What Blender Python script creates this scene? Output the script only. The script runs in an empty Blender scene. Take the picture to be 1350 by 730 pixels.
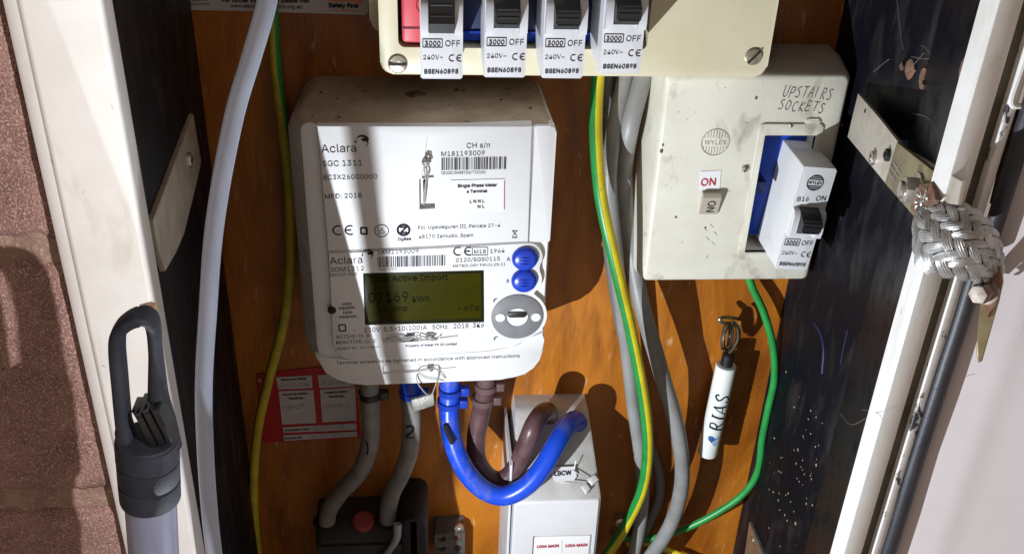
import bpy, bmesh, math, random
from mathutils import Vector as V, Matrix, noise as mnoise
random.seed(7)
S = bpy.context.scene
COL = S.collection
# ------------------------------------------------------------------ camera
F_PX = 1320.0
NAX = V((-0.07469046, -0.50934231, 0.8573166))     # into the board, in camera axes (right, down, forward)
DAX = V((-0.03465199, 0.86052444, 0.5082292))      # straight down
HAX = V((0.99660452, -0.00825215, 0.08192269))     # along the board to the right
DIST = 0.475
def cam_to_world(v):
    return V((v.dot(HAX), v.dot(NAX), -v.dot(DAX)))
cam_d = bpy.data.cameras.new('camera'); cam = bpy.data.objects.new('camera', cam_d); COL.objects.link(cam)
right = cam_to_world(V((1, 0, 0))); up = cam_to_world(V((0, -1, 0))); back = cam_to_world(V((0, 0, -1)))
R3 = Matrix((right, up, back)).transposed()
cam.matrix_world = Matrix.Translation((0, -DIST, 0)) @ R3.to_4x4()
cam_d.sensor_width = 36; cam_d.lens = 36 * F_PX / 1350; cam_d.clip_start = .005; cam_d.clip_end = 50
S.camera = cam
S.render.resolution_x = 1024; S.render.resolution_y = 553
# ------------------------------------------------------------------ world, lamps, exposure
W = bpy.data.worlds.new('World'); S.world = W; W.use_nodes = True
bg = W.node_tree.nodes['Background']; bg.inputs[0].default_value = (1.0, .81, .67, 1); bg.inputs[1].default_value = .33
def spot(name, loc, axis, power, size, color, radius, falloff='Constant'):
    d = bpy.data.lights.new(name, 'SPOT'); d.energy = power; d.spot_size = size; d.spot_blend = 0
    d.color = color; d.shadow_soft_size = radius
    d.use_nodes = True; nt = d.node_tree; e = nt.nodes['Emission']
    f = nt.nodes.new('ShaderNodeLightFalloff'); f.inputs['Strength'].default_value = 1.0
    nt.links.new(f.outputs[falloff], e.inputs['Strength'])
    o = bpy.data.objects.new(name, d); COL.objects.link(o)
    o.location = loc; o.rotation_euler = V(axis).to_track_quat('-Z', 'Y').to_euler()
    return o
# a hand torch held low in the doorway: its left cut is shaped by the spot cone alone
LAMP = V((-.06, -.23, -.335))
spot('torch_beam', LAMP, (.957, -.231, .177), 58, math.pi, (.87, .94, 1.0), .0008)
spot('brick_strip_lamp', (.052, -.362, -.125), (-.764, -.645, 0), 46, math.pi, (1.0, .98, .97), .0016)  # second unseen lamp, apart from the torch, shaped to light brick and strip
S.view_settings.view_transform = 'Standard'; S.view_settings.look = 'None'
S.view_settings.exposure = 0; S.view_settings.gamma = 1; S.view_settings.use_curve_mapping = False
# ------------------------------------------------------------------ helpers
def ray(px, py):
    return cam_to_world(V((px - 675, py - 365, F_PX)))
def at(px, py, Y):
    r = ray(px, py); t = (DIST - Y) / r.y
    return V((r.x * t, -Y, r.z * t))
EYE = V((0, -DIST, 0))
def hit(px, py, p0, n):
    r = ray(px, py); t = (V(p0) - EYE).dot(n) / r.dot(n)
    return EYE + r * t

class Fr:      # a flat working frame: u to the right, v up, h out of the surface
    def __init__(s, o=(0, 0, 0), ex=(1, 0, 0), ey=(0, 0, 1)):
        s.o = V(o); s.ex = V(ex).normalized(); ey = V(ey); s.ey = (ey - s.ex * ey.dot(s.ex)).normalized(); s.n = s.ex.cross(s.ey)
    def __call__(s, u, v, h=0): return s.o + s.ex * u + s.ey * v + s.n * h
    def inv(s, p): d = V(p) - s.o; return (d.dot(s.ex), d.dot(s.ey))
XZ = Fr()      # h is the distance out from the backboard

def prism(bm, poly, h0, h1, fr=XZ, bev=0, seg=2, mi=0):
    poly = [tuple(p) for p in poly]
    a = sum(poly[i][0]*poly[(i+1) % len(poly)][1] - poly[(i+1) % len(poly)][0]*poly[i][1] for i in range(len(poly)))
    if a < 0: poly = poly[::-1]
    b = bmesh.new()
    lo = [b.verts.new(fr(u, v, h0)) for u, v in poly]; hi = [b.verts.new(fr(u, v, h1)) for u, v in poly]
    n = len(poly)
    top = b.faces.new(hi); b.faces.new(lo[::-1])
    for i in range(n): b.faces.new((lo[i], lo[(i+1) % n], hi[(i+1) % n], hi[i]))
    if bev:
        bmesh.ops.bevel(b, geom=list(top.edges), offset=bev, segments=seg, profile=.5, affect='EDGES', clamp_overlap=True)
    merge(bm, b, mi)
def merge(bm, b, mi=0):
    mp = {}
    for v in b.verts: mp[v] = bm.verts.new(v.co)
    for f in b.faces:
        try:
            g = bm.faces.new([mp[v] for v in f.verts]); g.material_index = mi
        except ValueError: pass
    b.free()
def rr(u0, v0, u1, v1, r, n=5):
    if not isinstance(r, (tuple, list)): r = (r,)*4          # bl, br, tr, tl
    out = []
    for (cu, cv, a0, q) in ((u0, v0, 180, r[0]), (u1, v0, 270, r[1]), (u1, v1, 0, r[2]), (u0, v1, 90, r[3])):
        sx = 1 if cu == u0 else -1; sz = 1 if cv == v0 else -1
        if q <= 0: out.append((cu, cv)); continue
        for k in range(n+1):
            a = math.radians(a0 + 90*k/n); out.append((cu + sx*q + q*math.cos(a), cv + sz*q + q*math.sin(a)))
    return out
def circ(u, v, r, n=24, r2=None):
    return [(u + r*math.cos(2*math.pi*k/n), v + (r2 or r)*math.sin(2*math.pi*k/n)) for k in range(n)]
def loft(bm, rings, cap0=True, cap1=True, mi=0):
    vs = [[bm.verts.new(p) for p in r] for r in rings]; n = len(vs[0])
    for a, b in zip(vs, vs[1:]):
        for i in range(n):
            f = bm.faces.new((a[i], a[(i+1) % n], b[(i+1) % n], b[i])); f.material_index = mi
    if cap0: bm.faces.new(vs[0][::-1]).material_index = mi
    if cap1: bm.faces.new(vs[-1]).material_index = mi
def catmull(pts, sub=8):
    P = [V(p) for p in pts]; P = [P[0]*2 - P[1]] + P + [P[-1]*2 - P[-2]]; out = []
    for i in range(1, len(P)-2):
        p0, p1, p2, p3 = P[i-1:i+3]
        for k in range(sub):
            t = k/sub
            out.append(.5*((2*p1) + (p2-p0)*t + (2*p0-5*p1+4*p2-p3)*t*t + (3*p1-p0-3*p2+p3)*t**3))
    out.append(P[-2]); return out
def tube(bm, pts, r, n=14, sub=8, smooth=True, mats=None, twist=0.0, start=(0, -1, 0), caps=True):
    path = catmull(pts, sub) if smooth else [V(p) for p in pts]
    if not callable(r) and r > .0019: path = [p + V((mnoise.noise(p*26), mnoise.noise(p*26+V((9, 0, 0))), 0))*.0005 for p in path]
    m = len(path); nrm = None; rings = []; tw = 0; tot = 0
    for i, p in enumerate(path):
        t = (path[min(i+1, m-1)] - path[max(i-1, 0)]).normalized()
        if nrm is None: nrm = V(start)
        nrm = (nrm - t*nrm.dot(t)).normalized(); bn = t.cross(nrm)
        if i: tot += (p - path[i-1]).length
        tw = twist(i/(m-1)) if callable(twist) else twist*i/(m-1)
        rad = r(i/(m-1)) if callable(r) else r
        rings.append([bm.verts.new(p + (nrm*math.cos(tw+2*math.pi*k/n) + bn*math.sin(tw+2*math.pi*k/n))*rad) for k in range(n)])
    for a, b in zip(rings, rings[1:]):
        for k in range(n):
            f = bm.faces.new((a[k], a[(k+1) % n], b[(k+1) % n], b[k]))
            if mats: f.material_index = mats(k, n)
    if caps:
        bm.faces.new(rings[0][::-1]); bm.faces.new(rings[-1])
def lathe(bm, o, ax, prof, n=24, mi=0):
    ax = V(ax).normalized(); e = ax.orthogonal().normalized(); g = ax.cross(e); o = V(o)
    loft(bm, [[o + ax*h + (e*math.cos(2*math.pi*k/n) + g*math.sin(2*math.pi*k/n))*max(r, 1e-5) for k in range(n)] for r, h in prof], mi=mi)
def boxw(bm, lo, hi, bev=0, mi=0):
    prism(bm, [(lo[0], lo[2]), (hi[0], lo[2]), (hi[0], hi[2]), (lo[0], hi[2])], -hi[1], -lo[1], XZ, bev, mi=mi)
ORG = {}
def thing(name, label, cat, loc, group=None):
    o = bpy.data.objects.new(name, None); COL.objects.link(o); o.location = loc; o.empty_display_size = .01
    o['label'] = label; o['category'] = cat
    if group: o['group'] = group
    ORG[o] = V(loc); return o
def obj(name, bm, mats, parent=None, loc=None, sharp=35, recalc=True):
    if recalc: bmesh.ops.recalc_face_normals(bm, faces=bm.faces)
    org = ORG[parent] if parent else V(loc or (0, 0, 0))
    bmesh.ops.translate(bm, verts=bm.verts, vec=-org)
    me = bpy.data.meshes.new(name); bm.to_mesh(me); bm.free()
    for m in (mats if isinstance(mats, (list, tuple)) else [mats]): me.materials.append(m)
    me.polygons.foreach_set('use_smooth', [True]*len(me.polygons)); me.set_sharp_from_angle(angle=math.radians(sharp))
    o = bpy.data.objects.new(name, me); COL.objects.link(o); ORG[o] = org
    if parent: o.parent = parent
    else: o.location = org
    return o
def tag(o, label, cat, group=None):
    o['label'] = label; o['category'] = cat
    if group: o['group'] = group
    return o
def NB(): return bmesh.new()
def cut(o, bm):                      # sink a pocket into a finished part
    org = ORG[o]; bmesh.ops.recalc_face_normals(bm, faces=bm.faces)
    bmesh.ops.translate(bm, verts=bm.verts, vec=-org)
    me = bpy.data.meshes.new('cutter'); bm.to_mesh(me); bm.free(); c = bpy.data.objects.new('cutter', me); COL.objects.link(c)
    c.matrix_world = Matrix.Translation(org)
    md = o.modifiers.new('b', 'BOOLEAN'); md.object = c; md.operation = 'DIFFERENCE'; md.solver = 'EXACT'
    bpy.context.view_layer.update()
    n = bpy.data.meshes.new_from_object(o.evaluated_get(bpy.context.evaluated_depsgraph_get()))
    o.modifiers.clear(); o.data = n; bpy.data.objects.remove(c)
    n.polygons.foreach_set('use_smooth', [True]*len(n.polygons)); n.set_sharp_from_angle(angle=math.radians(35))
# ------------------------------------------------------------------ print
_tc = {}
try: FONT = bpy.data.fonts.load(bpy.utils.system_resource('DATAFILES', path='fonts') + '/Inter.woff2')     # Blender's own interface face
except Exception: FONT = None
def glyphs(body):
    if body in _tc: return _tc[body]
    c = bpy.data.curves.new('t', 'FONT'); c.body = body; c.resolution_u = 3
    if FONT: c.font = FONT
    o = bpy.data.objects.new('t', c); COL.objects.link(o); bpy.context.view_layer.update()
    me = bpy.data.meshes.new_from_object(o.evaluated_get(bpy.context.evaluated_depsgraph_get()))
    vs = [(v.co.x, v.co.y) for v in me.vertices]; fs = [list(p.vertices) for p in me.polygons]
    bpy.data.objects.remove(o); bpy.data.curves.remove(c); bpy.data.meshes.remove(me)
    _tc[body] = (vs, fs); return vs, fs
def text(bm, body, A, B, Y=None, fr=XZ, h=None, k=1.0, shear=0, bold=0, mi=0):
    """baseline from A to B. With Y: A, B are photo pixels on the plane Y; else frame coordinates."""
    if Y is not None:
        A = fr.inv(at(*A, Y)); B = fr.inv(at(*B, Y)); h = Y + .00018
    vs, fs = glyphs(body)
    x0 = min(v[0] for v in vs); x1 = max(v[0] for v in vs)
    d = V((B[0]-A[0], B[1]-A[1])); s = d.length/(x1-x0); e = d.normalized(); g = V((-e.y, e.x))
    offs = [(0, 0)] if not bold else [(0, 0), (bold, 0), (-bold, 0), (0, bold), (0, -bold)]
    for i, (ox, oy) in enumerate(offs):
        nv = []
        for x, y in vs:
            a = (x-x0+shear*y)*s + ox; b = y*s*k + oy
            nv.append(bm.verts.new(fr(A[0]+e.x*a+g.x*b, A[1]+e.y*a+g.y*b, h + i*.00001)))
        for f in fs:
            try: bm.faces.new([nv[j] for j in f]).material_index = mi
            except ValueError: pass
def flat(bm, poly, h, fr=XZ, mi=0):
    a = sum(poly[i][0]*poly[(i+1) % len(poly)][1] - poly[(i+1) % len(poly)][0]*poly[i][1] for i in range(len(poly)))
    if a < 0: poly = poly[::-1]
    f = bm.faces.new([bm.verts.new(fr(u, v, h)) for u, v in poly]); f.material_index = mi
def arc(bm, c, r0, r1, a0, a1, h, fr=XZ, n=16, mi=0, e0=0, e1=0):
    pr = None
    for k in range(n+1):
        t = k/n; a = math.radians(a0+(a1-a0)*t); w = 1
        q0 = r0 + (r1-r0)*.5*(e0*(1-t)**2 + e1*t**2)
        q1 = r1 - (r1-r0)*.5*(e0*(1-t)**2 + e1*t**2)
        cur = (bm.verts.new(fr(c[0]+q0*math.cos(a), c[1]+q0*math.sin(a), h)), bm.verts.new(fr(c[0]+q1*math.cos(a), c[1]+q1*math.sin(a), h)))
        if pr: bm.faces.new((pr[0], pr[1], cur[1], cur[0])).material_index = mi
        pr = cur
def line(bm, A, B, w, h, fr=XZ, mi=0):
    A = V(A); B = V(B); d = (B-A).normalized(); g = V((-d.y, d.x))*w/2
    flat(bm, [tuple(A+g), tuple(B+g), tuple(B-g), tuple(A-g)], h, fr, mi)
def frame_line(bm, u0, v0, u1, v1, w, h, fr=XZ, mi=0):
    for a, b in (((u0, v0), (u1, v0)), ((u1, v0), (u1, v1)), ((u1, v1), (u0, v1)), ((u0, v1), (u0, v0))): line(bm, a, b, w, h, fr, mi)
def ce_mark(bm, u, v, hgt, h, fr=XZ, mi=0):
    r = hgt/2; w = hgt*.13
    arc(bm, (u+r, v+r), r-w, r, 60, 300, h, fr, mi=mi); arc(bm, (u+r*3.1, v+r), r-w, r, 60, 300, h, fr, mi=mi)
    line(bm, (u+r*2.2, v+r), (u+r*3.3, v+r), w, h+.00003, fr, mi)
def barcode(bm, u0, v0, u1, v1, h, fr=XZ, n=52, tilt=0, mi=0):
    rnd = random.Random(int(u0*1e6) & 1023); ws = [rnd.choice((1, 1, 2, 3)) for _ in range(2*n)]; tot = sum(ws); x = 0
    for i, w in enumerate(ws):
        a = u0+(u1-u0)*x/tot; b = u0+(u1-u0)*(x+w)/tot; x += w
        dz = tilt*((a-u0)/(u1-u0))
        if i % 2 == 0: flat(bm, [(a, v0+dz), (b, v0+dz), (b, v1+dz), (a, v1+dz)], h, fr, mi)
def U(px, py, Y): p = at(px, py, Y); return (p.x, p.z)
def swirl(bm, c, r, h, fr=XZ, mi=0):
    arc(bm, c, r*.55, r, 20, 190, h, fr, mi=mi, e1=1.6, e0=.4); arc(bm, (c[0]+r*.25, c[1]-r*.12), r*.2, r*.62, -60, 130, h+.00003, fr, mi=mi, e0=1.5)
# ------------------------------------------------------------------ materials
def mat(name, c, rough=.5, metal=0, c2=None, sc=60, stretch=(1, 1, 1), lo=.4, hi=.65, spots=None, bump=0, bsc=200, bst=(1, 1, 1), coat=0, spec=.5, rvar=0, dist=0, sss=0, spots2=None):
    m = bpy.data.materials.new(name); m.use_nodes = True; nt = m.node_tree; N = nt.nodes; L = nt.links
    b = N['Principled BSDF']; b.inputs['Roughness'].default_value = rough; b.inputs['Metallic'].default_value = metal
    b.inputs['Specular IOR Level'].default_value = spec
    if coat: b.inputs['Coat Weight'].default_value = coat; b.inputs['Coat Roughness'].default_value = .12
    b.inputs['Base Color'].default_value = (*c, 1)
    tc = N.new('ShaderNodeTexCoord')
    def ns(scale, st, detail=5, dst=0):
        mp = N.new('ShaderNodeMapping'); mp.inputs['Scale'].default_value = st; L.new(tc.outputs['Object'], mp.inputs['Vector'])
        n = N.new('ShaderNodeTexNoise'); n.inputs['Scale'].default_value = scale; n.inputs['Detail'].default_value = detail; n.inputs['Distortion'].default_value = dst
        n.inputs['Roughness'].default_value = .6
        L.new(mp.outputs[0], n.inputs['Vector']); return n.outputs[0]
    def rng(s, a, z, o0=0, o1=1):
        r = N.new('ShaderNodeMapRange'); r.inputs[1].default_value = a; r.inputs[2].default_value = z; r.inputs[3].default_value = o0; r.inputs[4].default_value = o1
        L.new(s, r.inputs[0]); return r.outputs[0]
    src = None
    if c2:
        mx = N.new('ShaderNodeMix'); mx.data_type = 'RGBA'; mx.inputs['A'].default_value = (*c, 1); mx.inputs['B'].default_value = (*c2, 1)
        L.new(rng(ns(sc, stretch, 6, dist), lo, hi), mx.inputs['Factor']); src = mx.outputs['Result']
    for sp in (spots, spots2):
        if sp:
            col, ssc, sst, a, z = sp
            mx = N.new('ShaderNodeMix'); mx.data_type = 'RGBA'
            if src: L.new(src, mx.inputs['A'])
            else: mx.inputs['A'].default_value = (*c, 1)
            mx.inputs['B'].default_value = (*col, 1); L.new(rng(ns(ssc, sst, 4, .4), a, z), mx.inputs['Factor']); src = mx.outputs['Result']
    if src: L.new(src, b.inputs['Base Color'])
    if rvar: L.new(rng(ns(sc*1.7, stretch), .3, .7, max(.02, rough-rvar), min(1, rough+rvar)), b.inputs['Roughness'])
    if bump:
        bp = N.new('ShaderNodeBump'); bp.inputs['Strength'].default_value = bump; bp.inputs['Distance'].default_value = .001
        L.new(ns(bsc, bst, 8), bp.inputs['Height']); L.new(bp.outputs[0], b.inputs['Normal'])
    return m
M = {}
M['wood'] = mat('varnished_wood', (.45, .15, .012), .40, c2=(.20, .052, .003), sc=26, stretch=(1, 1, .28), lo=.36, hi=.70, dist=1.2,
                spots2=((.55, .31, .15), 210, (1, 1, .30), .63, .74), spots=((.14, .038, .004), 60, (1, 1, .22), .52, .80), bump=.3, bsc=600, bst=(1, 1, .06), rvar=.12)
M['black'] = mat('black_paint', (.0045, .005, .011), .32, c2=(.010, .010, .013), sc=40, lo=.42, hi=.8, spec=.25, spots=((.16, .13, .10), 420, (1, 1, .6), .735, .78),
                 spots2=((.03, .027, .026), 900, (1, 1, .5), .66, .8), bump=.10, bsc=250, rvar=.12)
M['white_paint'] = mat('white_frame_paint', (.80, .79, .78), .35, c2=(.68, .66, .62), sc=30, lo=.45, hi=.85, spots=((.30, .25, .20), 200, (1, 1, .6), .70, .77), spots2=((.60, .56, .50), 90, (1, 1, .25), .58, .8), bump=.06, bsc=180)
M['chipped'] = mat('chipped_white_paint', (.76, .75, .73), .45, c2=(.7, .68, .66), sc=30, spots=((.04, .04, .05), 170, (1, 1, .45), .58, .62), bump=.2, bsc=200)
M['olive'] = mat('grimy_channel', (.10, .085, .055), .55, c2=(.055, .045, .03), sc=60, bump=.2)
M['door'] = mat('grey_white_door_paint', (.62, .56, .575), .36, c2=(.54, .48, .485), sc=14, lo=.35, hi=.8, spots=((.25, .2, .2), 330, (1, 1, 1), .76, .80), bump=.05, bsc=60)
M['panel_black'] = mat('dull_black_paint', (.0035, .0038, .0075), .5, c2=(.008, .0075, .009), sc=40, lo=.42, hi=.8, spec=.12, spots=((.13, .11, .09), 420, (1, 1, .6), .72, .77), spots2=((.040, .036, .034), 70, (1, 1, .35), .52, .9), bump=.12, bsc=220, rvar=.15)
M['rubber'] = mat('black_rubber', (.02, .022, .03), .5, c2=(.035, .035, .045), sc=80, bump=.15, bsc=400)
M['brick'] = mat('purple_brown_brick', (.34, .19, .165), .95, c2=(.20, .10, .09), sc=70, lo=.3, hi=.7, spots=((.60, .42, .35), 1500, (1, 1, 1), .50, .66), spots2=((.08, .035, .035), 900, (1, 1, 1), .60, .72), bump=1.0, bsc=1300)
M['mortar'] = mat('sandy_mortar', (.33, .215, .17), .95, c2=(.22, .125, .105), sc=90, spots=((.48, .36, .29), 900, (1, 1, 1), .55, .70), bump=.9, bsc=600)
M['meter'] = mat('white_meter_plastic', (.78, .78, .79), .42, c2=(.74, .73, .72), sc=40, lo=.5, hi=.9, bump=.03, bsc=900)
M['meter_body'] = mat('shaded_dusty_plastic', (.66, .62, .57), .55, c2=(.58, .53, .47), sc=35, spots=((.12, .07, .045), 170, (1, 1, 1), .68, .74), spots2=((.30, .22, .15), 45, (1, 1, 1), .56, .75), bump=.08, bsc=500)  # left-facing faces: tan shade worked into the colour, plus dirt spots
M['dusty_top'] = mat('dirty_meter_top', (.52, .41, .30), .8, c2=(.36, .26, .175), sc=45, spots=((.06, .035, .025), 230, (1, 1, 1), .66, .72), spots2=((.50, .42, .34), 110, (1, .4, 1), .64, .76), bump=.25, bsc=400)
M['ink'] = mat('dark_print', (.03, .03, .04), .8, spec=.05)
M['grey_ink'] = mat('grey_print', (.10, .10, .13), .6)
M['marker'] = mat('marker_pen', (.05, .05, .05), .6, c2=(.16, .15, .14), sc=300)
M['red_ink'] = mat('red_print', (.42, .02, .05), .6)
M['lcd'] = mat('lcd_glass', (.037, .034, .0002), .35, c2=(.031, .028, .0002), sc=60, spec=.04)
M['lcd_frame'] = mat('lcd_surround', (.012, .015, .003), .35, spec=.2)
M['lcd_ink'] = mat('lcd_segments', (.009, .010, .0005), .5, spec=.04)
M['blue_button'] = mat('blue_button_plastic', (.012, .05, .50), .30, coat=.3)
M['port'] = mat('grey_port_ring', (.22, .22, .235), .55, c2=(.19, .19, .20), sc=200)
M['slot'] = mat('tan_grey_plastic', (.52, .49, .45), .6)  # even tan grey, used on the label divider
M['wire'] = mat('twisted_steel_wire', (.50, .49, .47), .4, .4)
M['lead'] = mat('lead_seal', (.45, .44, .41), .5, .6, c2=(.3, .29, .27), sc=400, bump=.5, bsc=900)
M['sticker'] = mat('white_sticker', (.80, .79, .80), .5)
M['cream'] = mat('cream_enclosure', (.72, .655, .47), .38, c2=(.62, .55, .37), sc=25, lo=.45, hi=.85, spots=((.22, .15, .08), 260, (1, 1, 1), .72, .77), bump=.06, bsc=300, rvar=.08)
M['old_cream'] = mat('aged_enclosure', (.67, .645, .56), .42, c2=(.58, .545, .45), sc=38, lo=.4, hi=.8, spots=((.15, .10, .07), 330, (1, 1, 1), .685, .74), spots2=((.30, .25, .19), 75, (1, 1, .6), .58, .80), bump=.08, bsc=400, rvar=.1)
M['breaker'] = mat('breaker_plastic', (.74, .74, .78), .36, c2=(.70, .70, .73), sc=50)
M['breaker_old'] = mat('grubby_breaker_plastic', (.69, .69, .71), .4, c2=(.58, .56, .54), sc=90, lo=.55, hi=.85)
M['toggle'] = mat('black_toggle', (.018, .018, .02), .42, spots=((.12, .12, .12), 500, (1, 1, 1), .70, .8))
M['blue_base'] = mat('blue_base', (.006, .045, .36), .4, spec=.3)
M['dark_blue'] = mat('dark_blue_base', (.004, .010, .060), .4, spec=.3)
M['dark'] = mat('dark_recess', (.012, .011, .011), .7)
M['red'] = mat('red_switch', (.58, .015, .035), .38)
M['brass'] = mat('worn_steel_screw', (.50, .45, .36), .42, .85, c2=(.30, .25, .18), sc=300, bump=.3, bsc=600)
M['blue_cable'] = mat('blue_cable', (.010, .075, .68), .32, spots=((.25, .23, .24), 60, (1, 1, 1), .50, .85), spots2=((.10, .10, .14), 500, (1, 1, 1), .60, .75), bump=.06, bsc=300)
M['brown_cable'] = mat('brown_cable', (.085, .036, .040), .36, c2=(.15, .085, .085), sc=50, spots=((.25, .18, .17), 600, (1, 1, 1), .62, .75), bump=.06, bsc=300)
M['grey_cable'] = mat('grey_cable', (.27, .27, .265), .45, c2=(.21, .205, .195), sc=60, spots=((.12, .09, .07), 200, (1, 1, 1), .66, .8))
M['dark_grey'] = mat('grey_tail', (.24, .23, .225), .45, c2=(.17, .155, .14), sc=70)
M['white_cable'] = mat('white_cable', (.46, .51, .64), .33, c2=(.40, .45, .57), sc=200, stretch=(1, 1, .2))
M['green'] = mat('green_cable', (.02, .27, .055), .38, c2=(.015, .2, .04), sc=70)
M['yellow'] = mat('yellow_cable', (.70, .58, .02), .38, c2=(.55, .44, .02), sc=70, spots=((.12, .10, .02), 260, (1, 1, 1), .68, .78))
M['dull_yellow'] = mat('grubby_yellow_cable', (.52, .42, .02), .45, c2=(.36, .29, .02), sc=90, spots=((.05, .04, .01), 260, (1, 1, 1), .64, .74))
M['red_card'] = mat('red_card', (.38, .006, .013), .5)
M['paper'] = mat('grey_paper', (.52, .49, .48), .6, c2=(.46, .43, .42), sc=50)
M['pen'] = mat('blue_pen', (.24, .23, .33), .7)
M['cutout'] = mat('brown_black_cutout', (.038, .033, .029), .6, c2=(.02, .017, .015), sc=60, bump=.15)
M['soft_red'] = mat('faded_red_plug', (.27, .04, .035), .55)
M['iso'] = mat('white_isolator_plastic', (.70, .70, .73), .38, c2=(.64, .63, .64), sc=40)
M['iso_dusty'] = mat('dusty_isolator_slope', (.60, .58, .56), .6, c2=(.45, .42, .39), sc=55, lo=.4, hi=.75, spots=((.2, .15, .1), 400, (1, 1, 1), .66, .75), bump=.15)
M['clear'] = mat('translucent_grey_plastic', (.10, .095, .085), .35, c2=(.06,.055,.05), sc=90)
M['steel'] = mat('zinc_steel', (.60, .58, .54), .35, .9, c2=(.48, .44, .38), sc=150, bump=.15)
M['brass_plate'] = mat('yellowed_zinc_plate', (.40, .34, .20), .38, .75, c2=(.30, .24, .13), sc=120, bump=.1)
M['rust'] = mat('rusty_steel', (.15, .07, .045), .8, .2, c2=(.25, .14, .09), sc=240, bump=.5, bsc=500)
M['braid'] = mat('tinned_copper_strand', (.62, .62, .62), .40, .65, c2=(.42, .41, .40), sc=160, bump=.25, bsc=1500)
M['handle'] = mat('dark_grey_handle_plastic', (.022, .024, .035), .72, c2=(.013, .014, .021), spec=.3, sc=120, spots=((.22, .22, .24), 700, (1, 1, 1), .72, .77), bump=.15, bsc=1500)
M['handle_black'] = mat('black_rib_plastic', (.008, .008, .009), .45)
M['alu'] = mat('anodised_aluminium', (.27, .29, .40), .30, .35, c2=(.22, .24, .34), sc=120, stretch=(1, 1, .05))
M['tag'] = mat('white_key_tag', (.74, .77, .74), .35, spots=((.4, .3, .2), 260, (1, 1, 1), .70, .8))
M['logo_blue'] = mat('blue_logo', (.03, .09, .30), .5)
M['logo_pale'] = mat('pale_blue_logo', (.25, .38, .62), .5)
M['orange'] = mat('orange_print', (.65, .20, .05), .6)
M['fleck'] = mat('brown_fleck', (.20, .105, .065), .8, c2=(.12, .06, .04), sc=300, bump=.6)
M['web'] = mat('cobweb', (.20, .18, .16), .8)
# ------------------------------------------------------------------ the cupboard
cup = thing('meter_cupboard', 'black painted meter cupboard with orange varnished wooden backboard and white frame', 'cupboard', (0, 0, -.6))
BX0, BX1 = -.1155, .203
b = NB(); boxw(b, (BX0, 0, -.62), (BX1, .018, .12)); obj('backboard', b, M['wood'], cup)
def sheet(bm, p, q, th, z0=-.62, z1=.12, bev=0):         # an upright panel from p to q in plan
    d = V((q[0]-p[0], q[1]-p[1])); n = V((d.y, -d.x)).normalized()*th
    vs = []
    for z in (z0, z1):
        vs.append([bm.verts.new((x, y, z)) for x, y in (p, q, (q[0]+n.x, q[1]+n.y), (p[0]+n.x, p[1]+n.y))])
    for i in range(4): bm.faces.new((vs[0][i], vs[0][(i+1) % 4], vs[1][(i+1) % 4], vs[1][i]))
    bm.faces.new(vs[0][::-1]); bm.faces.new(vs[1])
b = NB(); sheet(b, (-.0925, -.1865), (-.1085, -.006), -.010); sheet(b, (-.1085, -.0058), (-.1155, .004), -.010); obj('side_panel', b, M['panel_black'], cup)['label'] = 'left black side panel with a steel strap'
b = NB(); sheet(b, (.203, .004), (.2028, -.0985), -.012); obj('side_panel', b, M['panel_black'], cup)
b = NB(); n = 6
prof = [(.2028, -.0985)] + [(.2028-.004*(1-math.cos(math.radians(a))), -.0985-.004*math.sin(math.radians(a))) for a in (20, 45, 70)] + [(.1972, -.1045), (.1688, -.1868)]
vs = [[b.verts.new((x, y, z)) for x, y in prof] for z in (-.62, .12)]; vb = [[b.verts.new((x+.012, y+.002, z)) for x, y in prof] for z in (-.62, .12)]
for i in range(len(prof)-1):
    b.faces.new((vs[0][i], vs[0][i+1], vs[1][i+1], vs[1][i])); b.faces.new((vb[0][i], vb[0][i+1], vb[1][i+1], vb[1][i]))
obj('door_post', b, M['black'], cup, recalc=True)
b = NB(); boxw(b, (-.14, -.187, .12), (.2, .018, .13)); obj('top_panel', b, M['black'], cup)
b = NB(); boxw(b, (-.14, -.187, -.63), (.2, .018, -.62)); obj('floor_panel', b, M['black'], cup)
# white left frame strip: front face, rolled outer edge, return lip
b = NB(); pl = [(-.0877, -.1990), (-.0883, -.2), (-.1072, -.2), (-.1082, -.1998), (-.1092, -.1988), (-.1118, -.1984), (-.1132, -.1975), (-.1137, -.1955), (-.1137, -.184), (-.0880, -.1868)]
vs = [[b.verts.new((x, y, z)) for x, y in pl] for z in (-.62, .12)]
for i in range(len(pl)): b.faces.new((vs[0][i], vs[0][(i+1) % len(pl)], vs[1][(i+1) % len(pl)], vs[1][i]))
b.faces.new(vs[0][::-1]); b.faces.new(vs[1]); obj('frame_strip', b, M['white_paint'], cup)['label'] = 'wide white left frame strip with a rolled edge'
b = NB(); boxw(b, (.1686, -.19, -.62), (.1766, -.18, .12), .0006); obj('frame_strip', b, M['white_paint'], cup)['label'] = 'narrow white right frame strip'
b = NB(); boxw(b, (.1766, -.1868, -.62), (.1812, -.176, .12)); obj('channel', b, M['olive'], cup)
b = NB(); boxw(b, (.1812, -.19, -.62), (.1846, -.178, .12), .0005); obj('channel_edge', b, M['chipped'], cup)
b = NB(); tube(b, [(.1874, -.1905, z) for z in (-.62, -.4, -.25, -.165)], .0028, 12); tube(b, [(.1880, -.1915, z) for z in (-.160, -.13, -.09, -.03, .1)], .0029, 12); obj('door_gasket', b, M['rubber'], cup)
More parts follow.
